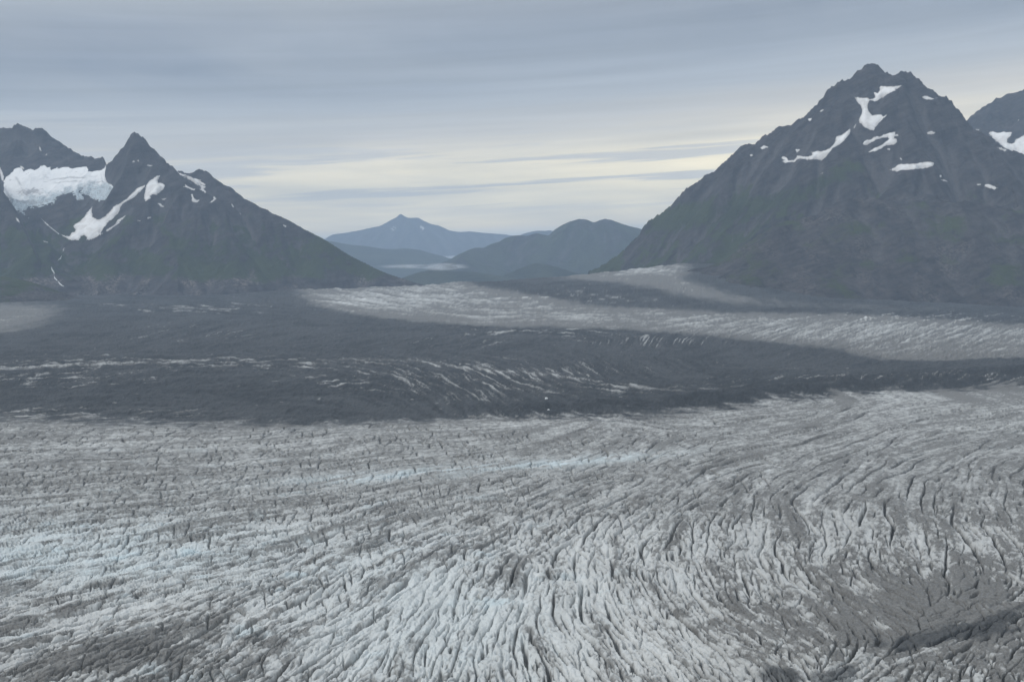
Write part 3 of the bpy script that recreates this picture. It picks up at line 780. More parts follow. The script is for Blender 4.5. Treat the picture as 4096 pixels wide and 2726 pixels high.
LG, RG = 'snow patches on the left mountain', 'snow patches on the right mountain'
SN = [
    ('L', [(0, 668), (8, 682), (15, 705), (14, 725), (6, 718), (0, 690), (-10, 668)], 'thin snow gully at the very left edge of the photo', LG),
    ('L', [(368, 825), (366, 845), (372, 870), (395, 878), (420, 865), (440, 845), (455, 825), (480, 812), (505, 795), (525, 775), (550, 752), (570, 742), (585, 738), (575, 750), (560, 765), (540, 785), (515, 800), (492, 812), (480, 830), (475, 850), (455, 868), (435, 885), (418, 905), (405, 925), (400, 930),
           (410, 932), (390, 945), (365, 957), (345, 958), (348, 945), (335, 938), (322, 945), (315, 960), (300, 958), (285, 962), (270, 952), (248, 940), (243, 936), (262, 942), (280, 943), (285, 930), (300, 925), (302, 915), (293, 905), (300, 895), (320, 885), (338, 865), (350, 848)],
     'largest snow tongue, curving down the gully left of and below the pointed peak', LG),
    ('L', [(418, 925), (440, 908), (455, 900), (470, 878), (482, 872), (503, 861), (490, 875), (478, 885), (470, 890), (480, 888), (462, 902), (445, 915), (430, 923)], 'thin slanting snow strip just right of the largest snow tongue', LG),
    ('L', [(585, 738), (600, 722), (618, 708), (640, 700), (630, 722), (633, 730), (650, 732), (660, 738), (655, 752), (640, 768), (622, 778), (612, 775), (600, 783), (605, 790), (592, 798), (582, 802), (575, 792), (580, 775), (582, 755)], 'fan shaped snowfield on the shoulder right of the pointed peak', LG),
    ('L', [(710, 686), (725, 694), (750, 702), (775, 712), (803, 718), (800, 724), (818, 732), (822, 738), (805, 738), (823, 748), (815, 755), (824, 766), (815, 776), (808, 770), (800, 758), (802, 748), (790, 738), (775, 728), (755, 718), (735, 708), (718, 697)], 'long snow streak slanting beneath the small second summit', LG),
    ('L', [(734, 746), (742, 742), (740, 735), (752, 745), (768, 752), (782, 755), (778, 760), (765, 758), (752, 750)], 'ragged snow strip below the long slanting streak', LG),
    ('L', [(764, 776), (770, 775), (775, 790), (785, 799), (798, 798), (790, 808), (775, 808), (765, 802), (768, 790)], 'hook shaped snow patch in the middle of the right ridge flank', LG),
    ('L', [(855, 782), (862, 790), (866, 795), (858, 800), (850, 808), (838, 810), (850, 800), (854, 792)], 'small bent snow patch nearest the falling ridge line', LG),
    ('L', [(630, 812), (640, 810), (648, 820), (660, 825), (650, 828), (640, 822)], 'small snow patch below the fan shaped snowfield', LG),
    ('L', [(645, 795), (665, 792), (660, 798), (648, 798)], 'tiny flat snow fleck just right of the fan shaped snowfield', LG),
    ('L', [(528, 646), (536, 640), (539, 646), (530, 649)], 'left one of two snow dots on the pointed peak', LG),
    ('L', [(549, 640), (554, 638), (560, 646), (552, 645)], 'right one of two snow dots on the pointed peak', LG),
    ('L', [(586, 658), (610, 660), (608, 664), (588, 661)], 'thin level snow line on the right face of the pointed peak', LG),
    ('L', [(156, 585), (162, 590), (166, 605), (160, 600)], 'upper snow fleck on the face of the left massif', LG),
    ('L', [(184, 615), (190, 611), (187, 620), (182, 620)], 'lower snow fleck on the face of the left massif', LG),
    ('L', [(80, 662), (90, 665), (98, 674), (84, 674)], 'small snow triangle above the hanging glacier', LG),
    ('L', [(58, 508), (64, 505), (67, 508), (60, 513)], 'snow fleck in the notch on the skyline of the left massif', LG),
    ('L', [(590, 868), (606, 866), (602, 872), (590, 872)], 'snow fleck low on the slope, right one of a pair below the pointed peak', LG),
    ('L', [(550, 879), (562, 881), (560, 884), (550, 882)], 'snow fleck low on the slope, left one of a pair below the pointed peak', LG),
    ('L', [(924, 812), (930, 815), (936, 828), (930, 826)], 'upper snow fleck on the lower right ridge of the left mountain', LG),
    ('L', [(957, 848), (964, 852), (963, 858), (957, 853)], 'middle snow fleck on the lower right ridge of the left mountain', LG),
    ('L', [(1130, 896), (1146, 902), (1142, 908), (1134, 902)], 'lone snow fleck far down the falling ridge of the left mountain', LG),
    ('L', [(173, 962), (192, 966), (192, 970), (176, 965)], 'short snow dash left of the foot of the largest snow tongue', LG),
    ('L', [(64, 870), (72, 875), (78, 885), (68, 882)], 'snow fleck below the left end of the hanging glacier', LG),
    # right mountain
    ('R', [(3418, 387), (3425, 392), (3428, 385), (3440, 390), (3455, 392), (3468, 390), (3476, 397), (3492, 394), (3500, 388), (3495, 368), (3510, 372), (3520, 360), (3516, 350), (3525, 342), (3545, 345), (3575, 345), (3605, 341), (3595, 350), (3580, 362), (3560, 370), (3540, 382), (3520, 396), (3500, 405), (3488, 402),
           (3478, 400), (3472, 415), (3470, 430), (3478, 448), (3490, 462), (3510, 458), (3525, 458), (3532, 465), (3548, 458), (3532, 475), (3515, 490), (3500, 508), (3494, 520), (3480, 517), (3465, 512), (3450, 500), (3445, 492), (3438, 492), (3436, 478), (3446, 455), (3448, 435), (3442, 420), (3428, 405), (3422, 395)],
     'big hourglass shaped snowfield high below the summits', RG),
    ('R', [(3400, 514), (3402, 525), (3390, 545), (3370, 568), (3350, 582), (3330, 592), (3312, 615), (3300, 632), (3285, 638), (3250, 636), (3230, 637), (3205, 633), (3190, 636), (3182, 645), (3160, 648), (3140, 650), (3128, 645), (3138, 640), (3125, 630), (3132, 625), (3145, 628), (3155, 640), (3175, 640),
           (3186, 628), (3188, 620), (3205, 625), (3235, 625), (3250, 618), (3245, 608), (3265, 602), (3280, 605), (3305, 600), (3320, 592), (3335, 575), (3342, 560), (3343, 545), (3365, 540), (3385, 525)], 'long sickle shaped snow strip on the left flank of the right mountain', RG),
    ('R', [(3448, 575), (3460, 562), (3485, 555), (3505, 543), (3520, 545), (3535, 538), (3560, 530), (3575, 528), (3583, 525), (3580, 538), (3592, 535), (3594, 542), (3578, 545), (3578, 552), (3588, 555), (3588, 568), (3575, 578), (3545, 580), (3530, 590), (3505, 602), (3475, 608), (3490, 595), (3520, 583), (3540, 568), (3555, 555),
           (3550, 547), (3520, 552), (3500, 562), (3480, 570), (3465, 580)], 'forked loop shaped snow patch in the middle of the right mountain', RG),
    ('R', [(3550, 680), (3580, 668), (3592, 656), (3625, 655), (3655, 654), (3680, 650), (3715, 646), (3735, 652), (3733, 662), (3710, 670), (3670, 675), (3640, 678), (3600, 680), (3590, 686), (3575, 682)], 'broad level snow bar low on the right mountain', RG),
    ('R', [(3688, 388), (3700, 382), (3718, 387), (3730, 393), (3755, 390), (3725, 398), (3700, 396)], 'snow patch near the right skyline below the second summit', RG),
    ('R', [(3708, 530), (3725, 522), (3735, 528), (3742, 526), (3735, 535), (3710, 536)], 'small snow patch right of the forked loop', RG),
    ('R', [(3276, 446), (3290, 437), (3295, 438), (3285, 446)], 'uppermost snow fleck near the left skyline of the right mountain', RG),
    ('R', [(3230, 474), (3248, 471), (3244, 482), (3238, 484)], 'small snow triangle at the left skyline of the right mountain', RG),
    ('R', [(3042, 590), (3055, 580), (3074, 587), (3060, 592), (3048, 597)], 'larger one of two snow patches below the left skyline shoulder', RG),
    ('R', [(3000, 618), (3008, 616), (3014, 622), (3002, 624)], 'smaller one of two snow patches below the left skyline shoulder', RG),
    ('R', [(3180, 595), (3202, 597), (3192, 606), (3188, 612)], 'small snow triangle just above the sickle shaped strip', RG),
    ('R', [(3415, 508), (3424, 496), (3420, 510), (3415, 512)], 'short snow dash between the hourglass snowfield and the sickle strip', RG),
    ('R', [(3760, 698), (3767, 700), (3766, 708), (3758, 706)], 'round white snow dot right of the broad snow bar', RG),
    ('R', [(3762, 718), (3780, 717), (3792, 725), (3775, 724)], 'grey snow dash under the round snow dot', RG),
    ('R', [(3938, 738), (3955, 735), (3975, 744), (3990, 750), (3980, 757), (3958, 752), (3945, 745)], 'oval greyish snow patch at the far right of the lower slope', RG),
    ('R', [(3903, 736), (3920, 734), (3928, 736), (3912, 740)], 'thin snow dash left of the oval greyish patch', RG),
    ('R', [(3596, 628), (3602, 630), (3611, 641), (3604, 638)], 'small slanting snow speck just above the broad snow bar', RG),
    ('R', [(3285, 692), (3292, 688), (3290, 694)], 'tiny snow speck above the green slope of the right mountain', RG),
    ('R', [(3548, 594), (3560, 593), (3560, 597), (3550, 598)], 'tiny level snow dash below the forked loop', RG),
    ('R', [(3988, 588), (4010, 592), (4030, 600), (4020, 604), (4000, 596)], 'thin snow line on the right ridge in front of the rear mountain', RG),
    ('Q', [(3956, 530), (3972, 525), (3990, 530), (4010, 528), (4025, 530), (4040, 526), (4048, 530), (4040, 545), (4030, 552), (4030, 568), (4045, 574), (4058, 570), (4065, 555), (4080, 548), (4096, 540), (4130, 520), (4160, 540), (4160, 640), (4096, 625), (4060, 605), (4020, 592), (3990, 565), (3970, 550)],
     'bright snowfield on the mountain at the right edge', 'snow patches on the rear right mountain'),
    ('Q', [(4066, 478), (4078, 478), (4070, 486)], 'small snow fleck above the bright snowfield at the right edge', 'snow patches on the rear right mountain'),
    ('Q', [(3903, 516), (3918, 518), (3920, 522), (3905, 519)], 'thin snow dash in the gap between the two right mountains', 'snow patches on the rear right mountain'),
]


# ------------------------------------------------------------------ mountains
def densify(pts, step=22.0):
    """pts: (u, v, Y) along a crest -> world samples"""
    p = np.array(pts, float)
    x, y, z = at(p[:, 0], p[:, 1], p[:, 2])
    q = np.stack([x, y, z], 1)
    out = []
    for a_, c_ in zip(q[:-1], q[1:]):
        n = max(1, int(math.hypot(*(c_ - a_)[:2]) / step))
        t = np.arange(n)[:, None] / n
        out.append(a_ + (c_ - a_) * t)
    out.append(q[-1:])
    return np.concatenate(out)


def ridge_field(X, Y, crest, base, k, p, kmin=350.0):
    """height of a mountain body that falls away from its crest line on both sides"""
    q = densify(crest)
    num = np.zeros(X.shape, np.float32); den = np.zeros(X.shape, np.float32); dm = np.full(X.shape, 1e9, np.float32)
    Xf, Yf = X.astype(np.float32), Y.astype(np.float32)
    for (x, y, z) in q.astype(np.float32):
        d2 = (Xf - x) ** 2 + (Yf - y) ** 2
        ww = 1.0 / (d2 + 60.0) ** 2
        num += ww * z; den += ww
        np.minimum(dm, d2, out=dm)
    hr = num / den; d = np.sqrt(dm)
    Hh = np.maximum(hr - base, 1.0)
    df = np.maximum(Hh * k, kmin)
    return base + Hh * np.clip(1 - d / df, 0, 1) ** p - np.clip(d - df, 0, None) * 0.25, d


def lowk(h): return 0.45 + 0.55 * sst(120, 650, h)


def erode(X, Y, h, dcrest, amp0, lam0, octs=5, seed=0, sp=10.0, crest_fade=160.0, crest_min=0.06):
    """gullies and spurs that run down the slope"""
    gy, gx = np.gradient(h, sp)
    g = np.sqrt(gx * gx + gy * gy) + 1e-4
    gxn, gyn = gx / g, gy / g
    gxn = boxblur(gxn, 4, 4); gyn = boxblur(gyn, 4, 4)
    fade = np.clip(dcrest / crest_fade, crest_min, 1) * np.clip(g / 0.35, 0.15, 1)
    X = X + 60 * pn(X / 400, Y / 400, seed + 1); Y = Y + 60 * pn(X / 400, Y / 400, seed + 2)
    out = np.zeros_like(h); a = amp0; lam = lam0
    for o in range(octs):
        nrm = np.sqrt(gxn * gxn + gyn * gyn) + 1e-4
        A, B = phasor(X.astype(np.float32), Y.astype(np.float32), (gxn / nrm).astype(np.float32), (gyn / nrm).astype(np.float32), np.float32(lam), lam * 1.15, seed + 31 * o)
        out += a * A
        # finer gullies follow the flanks of the coarser ones
        gxn = gxn + (-B) * (-gyn) * 0.55; gyn = gyn + (-B) * gxn * 0.55
        a *= 0.46; lam *= 0.5
    return h + out * fade * lowk(h)


def calm(X, Y, H, key):
    """snow has smoothed the ground it lies on: 1 under the larger snowfields"""
    u, v = project(X, Y, H)
    m = np.zeros(H.shape)
    for k, poly, lab, grp in SN:
        if k == key and len(poly) > 9: m = np.maximum(m, inpoly(u, v, poly))
    return np.clip(boxblur(m, 3, 3) * 1.6, 0, 1)


def terrain(x0, x1, y0, y1, sp):
    return np.meshgrid(np.arange(x0, x1, sp), np.arange(y0, y1, sp))


LEFT_REAR = [(-700, 560, 9900), (-420, 500, 10000), (-200, 480, 10000), (0, 508, 9900), (48, 508, 9850), (58, 496, 9850), (70, 490, 9850), (96, 500, 9850), (118, 510, 9850), (128, 517, 9850), (143, 507, 9850), (168, 508, 9850),
             (190, 527, 9850), (200, 545, 9850), (220, 558, 9850), (236, 578, 9800), (252, 589, 9800), (262, 580, 9800), (272, 589, 9800), (281, 588, 9800), (290, 598, 9800), (312, 608, 9800), (320, 614, 9800), (345, 622, 9800),
             (355, 623, 9800), (366, 621, 9750), (380, 634, 9700), (394, 646, 9650), (410, 653, 9600), (424, 668, 9500)]
HORN = [(418, 672, 9450), (432, 650, 9350), (445, 632, 9250), (452, 612, 9250), (462, 600, 9200), (472, 580, 9200), (484, 568, 9150), (494, 550, 9150), (505, 536, 9150), (516, 525, 9150), (524, 519, 9150), (536, 522, 9150),
        (550, 531, 9150), (564, 544, 9120), (570, 542, 9120), (590, 566, 9100), (602, 583, 9100), (614, 591, 9100), (632, 613, 9050), (655, 631, 9000), (672, 649, 9000), (686, 657, 9000), (700, 674, 8950), (708, 686, 8900),
        (730, 708, 8850), (770, 740, 8800), (830, 772, 8750), (900, 800, 8700)]
SUBPEAK = [(690, 690, 9500), (712, 680, 9450), (728, 681, 9400), (742, 690, 9400), (760, 689, 9350), (775, 686, 9300), (784, 683, 9300), (796, 673, 9250), (806, 674, 9250), (816, 681, 9250), (826, 682, 9200), (838, 698, 9150),
           (852, 709, 9100), (868, 731, 9050), (880, 744, 9000), (900, 752, 8980), (930, 766, 8950), (960, 783, 8900), (1000, 801, 8850), (1030, 820, 8800), (1060, 830, 8780), (1090, 850, 8750), (1130, 867, 8720), (1160, 882, 8700),
           (1200, 905, 8680), (1240, 925, 8650), (1290, 950, 8620), (1330, 975, 8600), (1370, 1000, 8600), (1410, 1024, 8600), (1460, 1048, 8600), (1500, 1070, 8600), (1550, 1092, 8600), (1610, 1112, 8600), (1660, 1128, 8600), (1740, 1150, 8600)]
LEFT_SPUR = [(-420, 560, 9200), (-200, 600, 8900), (-60, 660, 8750), (0, 700, 8650), (18, 790, 8500), (60, 855, 8400), (110, 905, 8300), (150, 960, 8150), (120, 1020, 7900)]
HORN_RIB = [(600, 600, 9080), (640, 720, 8800), (600, 800, 8600), (640, 900, 8350), (700, 980, 8150), (740, 1050, 7900)]

SPL = 12.0
LX, LY = terrain(-6200, -350, 7050, 10900, SPL)
base_l = -40.0
fields = []
for cr, k, p in ((LEFT_REAR, 1.22, 1.15), (HORN, 1.12, 1.18), (SUBPEAK, 1.35, 1.1), (LEFT_SPUR, 1.35, 1.15), (HORN_RIB, 0.9, 1.2)):
    fields.append(ridge_field(LX, LY, cr, base_l, k, p))
hs = np.stack([f[0] for f in fields]); ds = np.stack([f[1] for f in fields])
LH = hs.max(0); who = hs.argmax(0)
# the ice bowl between massif and horn, and the gully that drains it
bu = (LX / LY * F + 512) * 4
bv = np.interp(LY, [7700, 7900, 8500, 8750, 8900, 9300, 9500, 9900], [1130, 1060, 930, 850, 822, 700, 655, 540])
lb = np.interp(LY, [7900, 8500, 8800, 9100, 9500], [170, 120, 70, 22, -30])
rb = np.interp(LY, [7900, 8300, 8700, 8880, 9000, 9200, 9500], [285, 330, 405, 448, 446, 432, 424])
out_px = np.maximum(np.maximum(lb - bu, bu - rb), 0)
bowl = at(bu, bv, LY)[2] + out_px * 2.3 * 1.75
bowl = np.where(LY > 9800, 1e6, bowl)
LH = np.minimum(LH, bowl)
wb = sst(30, 0, out_px) * sst(8450, 8800, LY) * sst(9720, 9560, LY)
LH = LH * (1 - wb) + np.minimum(bowl, 1400) * wb
dcr = np.where(ds[:4].min(0) < 1e8, ds[:4].min(0), 0)
LHs = boxblur(LH, 3, 3); LH = np.where(dcr > 60, LHs * sst(60, 160, dcr) + LH * (1 - sst(60, 160, dcr)), LH)
cl = np.maximum(0.75 * wb, 0.7 * calm(LX, LY, LH, 'L'))
LH = LH * cl + (1 - cl) * erode(LX, LY, LH, dcr, 92.0, 520.0, 5, 300, SPL)
LH = LH + 22 * fbm(LX / 90, LY / 90, 4, 310, 0.55) * np.clip(dcr / 120, 0.12, 1) + 7 * pn(LX / 34, LY / 34, 312) * sst(80, 0, dcr) * sst(300, 700, LH)

RIGHT_CREST = [(2250, 1110, 9000), (2330, 1090, 9000), (2395, 1065, 8950), (2420, 1050, 8950), (2450, 1030, 8900), (2480, 1008, 8900), (2505, 985, 8900), (2530, 960, 8850), (2555, 935, 8850), (2575, 912, 8850), (2582, 895, 8800), (2595, 877, 8800), (2620, 862, 8800),
               (2650, 846, 8750), (2690, 812, 8750), (2715, 785, 8700), (2730, 765, 8700), (2748, 748, 8700), (2785, 726, 8650), (2808, 706, 8650), (2832, 690, 8600), (2862, 678, 8600), (2872, 664, 8600), (2890, 650, 8550), (2915, 625, 8550),
               (2940, 605, 8500), (2962, 580, 8500), (2985, 573, 8500), (3015, 570, 8450), (3032, 558, 8450), (3052, 540, 8450), (3080, 530, 8400), (3105, 510, 8400), (3135, 500, 8350), (3170, 497, 8350), (3195, 475, 8300), (3212, 468, 8300),
               (3235, 445, 8300), (3262, 420, 8250), (3280, 398, 8250), (3304, 378, 8250), (3315, 350, 8200), (3328, 338, 8200), (3345, 334, 8200), (3352, 322, 8200), (3368, 314, 8200), (3380, 319, 8200), (3392, 309, 8200), (3410, 306, 8200), (3420, 287, 8200),
               (3430, 278, 8200), (3445, 273, 8200), (3458, 256, 8200), (3470, 251, 8200), (3488, 250, 8200), (3510, 252, 8200), (3522, 263, 8180), (3533, 277, 8180), (3548, 287, 8150), (3562, 295, 8150), (3580, 293, 8150), (3605, 283, 8120), (3622, 279, 8120),
               (3640, 284, 8100), (3658, 299, 8100), (3672, 310, 8080), (3684, 322, 8080), (3698, 343, 8050), (3715, 351, 8050), (3730, 356, 8050), (3742, 370, 8000), (3760, 381, 8000), (3785, 384, 8000), (3802, 396, 7980), (3815, 420, 7950), (3830, 428, 7950),
               (3845, 448, 7920), (3855, 463, 7900), (3868, 477, 7900), (3880, 497, 7880), (3900, 513, 7850), (3935, 530, 7800), (3970, 552, 7800), (4000, 578, 7750), (4040, 598, 7700), (4096, 612, 7700), (4200, 660, 7650), (4350, 720, 7600), (4600, 800, 7500)]
RIGHT_SHOULDER = [(2868, 1056, 6750), (2920, 1010, 6700), (2990, 965, 6700), (3080, 915, 6750), (3200, 862, 6850), (3320, 815, 6950), (3450, 790, 7000), (3620, 785, 7000), (3800, 800, 6950), (4000, 815, 6900), (4200, 850, 6800), (4500, 900, 6700)]
RIGHT_RIB = [(3520, 260, 8180), (3600, 420, 7900), (3650, 560, 7600), (3640, 680, 7350), (3600, 780, 7050)]
RIGHT_RIB2 = [(3330, 345, 8200), (3350, 460, 8050), (3330, 560, 7900), (3250, 690, 7750), (3150, 800, 7600), (3020, 900, 7500)]
RIGHT_RIB3 = [(3760, 385, 8000), (3850, 560, 7700), (3950, 700, 7350), (4100, 790, 7000)]
REAR_RIGHT = [(3780, 540, 10200), (3866, 478, 10200), (3890, 456, 10200), (3915, 437, 10200), (3940, 420, 10200), (3965, 408, 10200), (3985, 390, 10200), (4005, 387, 10200), (4035, 371, 10200), (4070, 365, 10200), (4096, 355, 10200), (4250, 320, 10200), (4500, 330, 10200), (4800, 420, 10200)]
RX, RYY = terrain(700, 6300, 5650, 9700, SPL)
fr = [ridge_field(RX, RYY, cr, -40.0, k, p) for cr, k, p in ((RIGHT_CREST, 1.22, 1.12), (RIGHT_SHOULDER, 1.75, 0.95), (RIGHT_RIB, 0.85, 1.1), (RIGHT_RIB2, 0.8, 1.15), (RIGHT_RIB3, 0.9, 1.1))]
hs = np.stack([f[0] for f in fr]); ds = np.stack([f[1] for f in fr])
RH = hs.max(0); dcr_r = ds[0]
t_ = sst(60, 160, dcr_r)
RH = boxblur(RH, 4, 4) * t_ + RH * (1 - t_)
shoulder = sst(0, 120, hs[1] - hs[0])
cl = np.maximum(0.55 * shoulder, 0.75 * calm(RX, RYY, RH, 'R'))
RH = erode(RX, RYY, RH, dcr_r, 100.0, 560.0, 5, 400, SPL) * (1 - cl) + RH * cl
RH = RH + 22 * fbm(RX / 95, RYY / 95, 4, 410, 0.55) * np.clip(dcr_r / 120, 0.12, 1) + 13 * pn(RX / 40, RYY / 40, 412) * sst(80, 0, dcr_r)

QX, QY = terrain(3000, 7200, 9300, 11200, 20.0)
QH, dq = ridge_field(QX, QY, REAR_RIGHT, -40.0, 1.3, 1.1)
QH = erode(QX, QY, QH, dq, 50.0, 360.0, 4, 430, 20.0)


def veg_of(X, Y, H, sp, lo, hi, seed, amt=1.0):
    gy, gx = np.gradient(H, sp); g = np.sqrt(gx * gx + gy * gy)
    v = (1 - sst(lo, hi, H + 130 * fbm(X / 500, Y / 500, 3, seed))) * (1 - 0.8 * sst(0.85, 1.5, g))
    return v * amt


LV = veg_of(LX, LY, LH, SPL, 380, 800, 320, 0.72) * sst(30, 160, LH + 60 * fbm(LX / 260, LY / 260, 3, 321))
LP = sst(330, 120, LH) * sst(-0.1, 0.35, fbm(LX / 260, LY / 260, 3, 322))
RV = veg_of(RX, RYY, RH, SPL, 500, 1000, 420, 0.72) * (1 - 0.5 * shoulder)
gu, gv = project(RX, RYY, RH)
RV = np.clip(RV + 0.6 * np.exp(-((gv - np.interp(gu, [2600, 3000, 3300, 3500], [880, 830, 730, 640])) / 60) ** 2) * sst(2450, 2700, gu) * sst(3560, 3350, gu), 0, 1)
RP = 0.4 * sst(-0.05, 0.4, fbm(RX / 240, RYY / 240, 3, 422)) * shoulder
def scree_of(H, r=7):
    """loose pale stones gather in the gullies and hollows"""
    return sst(2.0, 26.0, boxblur(H, r, r) - H)


wl = who[:-1, :-1]
rear_m = (wl == 0) | (wl == 3)
o = grid_obj('mountain', LX, LY, LH, ~rear_m, {'veg': LV, 'pale': LP, 'scree': scree_of(LH)}, M_ROCK)
tag(o, 'left mountain with a sharp pointed dark peak and a long ridge falling right to the ice', 'mountain', None, 'structure')
o = grid_obj('mountain', LX, LY, LH, rear_m, {'veg': LV, 'pale': LP, 'scree': scree_of(LH)}, M_ROCK)
tag(o, 'jagged dark massif at the left edge above the hanging glacier', 'mountain', None, 'structure')
o = grid_obj('mountain', RX, RYY, RH, None, {'veg': RV, 'pale': RP, 'scree': scree_of(RH)}, M_ROCK)
tag(o, 'highest mountain on the right with rocky double summit and snow patches', 'mountain', None, 'structure')
o = grid_obj('mountain', QX, QY, QH, None, {'veg': np.zeros_like(QH), 'pale': np.zeros_like(QH)}, M_ROCK)
tag(o, 'dark rocky mountain at the right edge behind the highest one', 'mountain', None, 'structure')

# low rounded hill at the left margin of the ice
HX, HY = terrain(-4800, -1700, 5750, 7700, 16.0)
HH, dh = ridge_field(HX, HY, [(-500, 1040, 6700), (-200, 1070, 6650), (0, 1096, 6600), (70, 1106, 6600), (130, 1120, 6600), (200, 1146, 6600), (270, 1172, 6600), (350, 1200, 6600)], -25.0, 3.2, 1.0, 250.0)
HH = boxblur(HH, 3, 3) + 7 * fbm(HX / 120, HY / 120, 5, 450)
o = grid_obj('hill', HX, HY, HH, None, {'veg': 0.45 + 0.5 * fbm(HX / 200, HY / 120, 3, 451), 'pale': 0.3 * np.ones_like(HH)}, M_ROCK)
tag(o, 'low rounded dark hill at the left edge beside the moraine', 'hill', None, 'structure')

# ------------------------------------------------------------------ far country
def far_ridge(name, crest, base, k, p, sp, label, seed, ero, veg=0.6, back=1500, front=3000):
    q = densify(crest, 30.0)
    X, Y = terrain(q[:, 0].min() - 900, q[:, 0].max() + 900, q[:, 1].min() - front, q[:, 1].max() + back, sp)
    H, d = ridge_field(X, Y, crest, base, k, p)
    H = erode(X, Y, H, d, ero, ero * 5.5, 5, seed, sp, 300.0, 0.12)
    o = grid_obj(name, X, Y, H, None, {'veg': np.full_like(H, veg), 'pale': np.zeros_like(H), 'scree': 0.7 * scree_of(H, 4)}, M_FAR)
    tag(o, label, 'mountain' if name == 'mountain' else 'hill', None, 'structure')
    return X, Y, H


FARPEAK = [(1180, 985, 34000), (1300, 953, 34000), (1330, 936, 34000), (1380, 930, 34000), (1430, 921, 34000), (1480, 910, 34000), (1520, 903, 34000), (1545, 890, 34000), (1565, 878, 34000), (1585, 869, 34000), (1596, 857, 34000), (1604, 854, 34000),
           (1618, 865, 34000), (1640, 870, 34000), (1658, 869, 34000), (1672, 868, 34000), (1700, 884, 34000), (1725, 895, 34000), (1755, 900, 34000), (1800, 921, 34000), (1840, 926, 34000), (1880, 924, 34000), (1950, 931, 34000), (2010, 935, 34000), (2050, 941, 34000), (2200, 965, 34000)]
FX, FY, FH = far_ridge('mountain', FARPEAK, -380, 2.6, 1.0, 75.0, 'hazy blue far mountain with a small pointed summit in the valley gap', 500, 90, 0.3)
far_ridge('mountain', [(2040, 960, 30000), (2090, 933, 30000), (2120, 925, 30000), (2150, 919, 30000), (2175, 921, 30000), (2200, 918, 30000), (2240, 930, 30000), (2400, 960, 30000)], -380, 2.4, 1.0, 90.0,
          'faint far ridge just above the left end of the centre mountain', 510, 60, 0.5)
far_ridge('mountain', [(1780, 1075, 14000), (1822, 1045, 15500), (1850, 1015, 16000), (1875, 998, 16500), (1905, 988, 17000), (1935, 989, 17000), (1965, 973, 17000), (1995, 965, 17000), (2020, 950, 17000), (2050, 940, 17000), (2075, 937, 17000), (2110, 940, 17000),
                       (2135, 931, 17000), (2150, 929, 17000), (2170, 935, 17000), (2195, 940, 17000), (2220, 915, 17000), (2250, 896, 17000), (2275, 885, 17000), (2300, 877, 17000), (2318, 874, 17000), (2350, 876, 17000), (2375, 886, 17000), (2395, 877, 17000), (2415, 873, 17000),
                       (2445, 876, 17000), (2480, 890, 17000), (2520, 903, 17000), (2560, 912, 17000), (2620, 935, 17000), (2800, 1000, 17000)], -380, 2.0, 1.0, 32.0,
          'blue grey rounded mountain in the centre between the valley gap and the right mountain', 520, 130, 0.6)
far_ridge('hill', [(1150, 960, 22000), (1290, 958, 22000), (1340, 966, 22000), (1400, 977, 22000), (1470, 983, 22000), (1530, 993, 22000), (1570, 995, 22000), (1620, 991, 22000), (1680, 998, 22000), (1720, 1010, 22000), (1770, 1022, 22000), (1800, 1033, 22000), (1850, 1045, 22000)],
          -380, 3.4, 0.9, 70.0, 'low dark blue hill below the far pointed mountain', 530, 22, 0.8)
far_ridge('hill', [(1560, 1128, 12300), (1640, 1098, 12500), (1680, 1085, 12500), (1720, 1079, 12500), (1780, 1084, 12500), (1850, 1082, 12500), (1910, 1088, 12500), (1980, 1098, 12500), (2100, 1115, 12500)],
          -380, 2.6, 1.0, 40.0, 'dark low foothill in front of the fog bank, above the ice edge', 540, 30, 0.8)
far_ridge('hill', [(1980, 1115, 13000), (2040, 1088, 13000), (2085, 1068, 13000), (2120, 1055, 13000), (2150, 1049, 13000), (2185, 1054, 13000), (2230, 1066, 13000), (2290, 1085, 13000), (2380, 1110, 13000)],
          -380, 2.4, 1.0, 34.0, 'rounded greenish knoll below the centre mountain', 550, 22, 1.0)

# lowland sheet and the flat water of the inlet beyond the ice
def sheet(name, x0, x1, y0, y1, z, mat, n=40):
    X, Y = np.meshgrid(np.linspace(x0, x1, n), np.linspace(y0, y1, n))
    return grid_obj(name, X, Y, np.full_like(X, z), None, {'veg': np.ones_like(X), 'pale': np.zeros_like(X)}, mat)
m, nb, bs = material('inlet_water')
bs.inputs['Base Color'].default_value = (0.05, 0.065, 0.075, 1); bs.inputs['Roughness'].default_value = 0.25
nb_geo = nb.new('ShaderNodeNewGeometry'); bump(nb, nb.noise(nb_geo.outputs['Position'], 0.02, 3.0), 0.1, 4.0, bs)
o = sheet('ground', -120000, 120000, -30000, 160000, -390, M_FAR); tag(o, 'dark lowland stretching away to the horizon beyond the glacier', 'ground', None, 'structure')
o = sheet('water', -9000, 3000, 16500, 33000, -381, m); tag(o, 'grey inlet water between the low hill and the far mountain', 'water', None, 'structure')
print('mountains', time.time() - T0)

# ------------------------------------------------------------------ visibility from the camera side, used only to find the slope a snowfield lies on
def facing(X, Y, H, sp):
    gy, gx = np.gradient(H, sp)
    vx, vy, vz = -X, -Y, CAMZ - H
    return (-gx * vx - gy * vy + vz) > 0


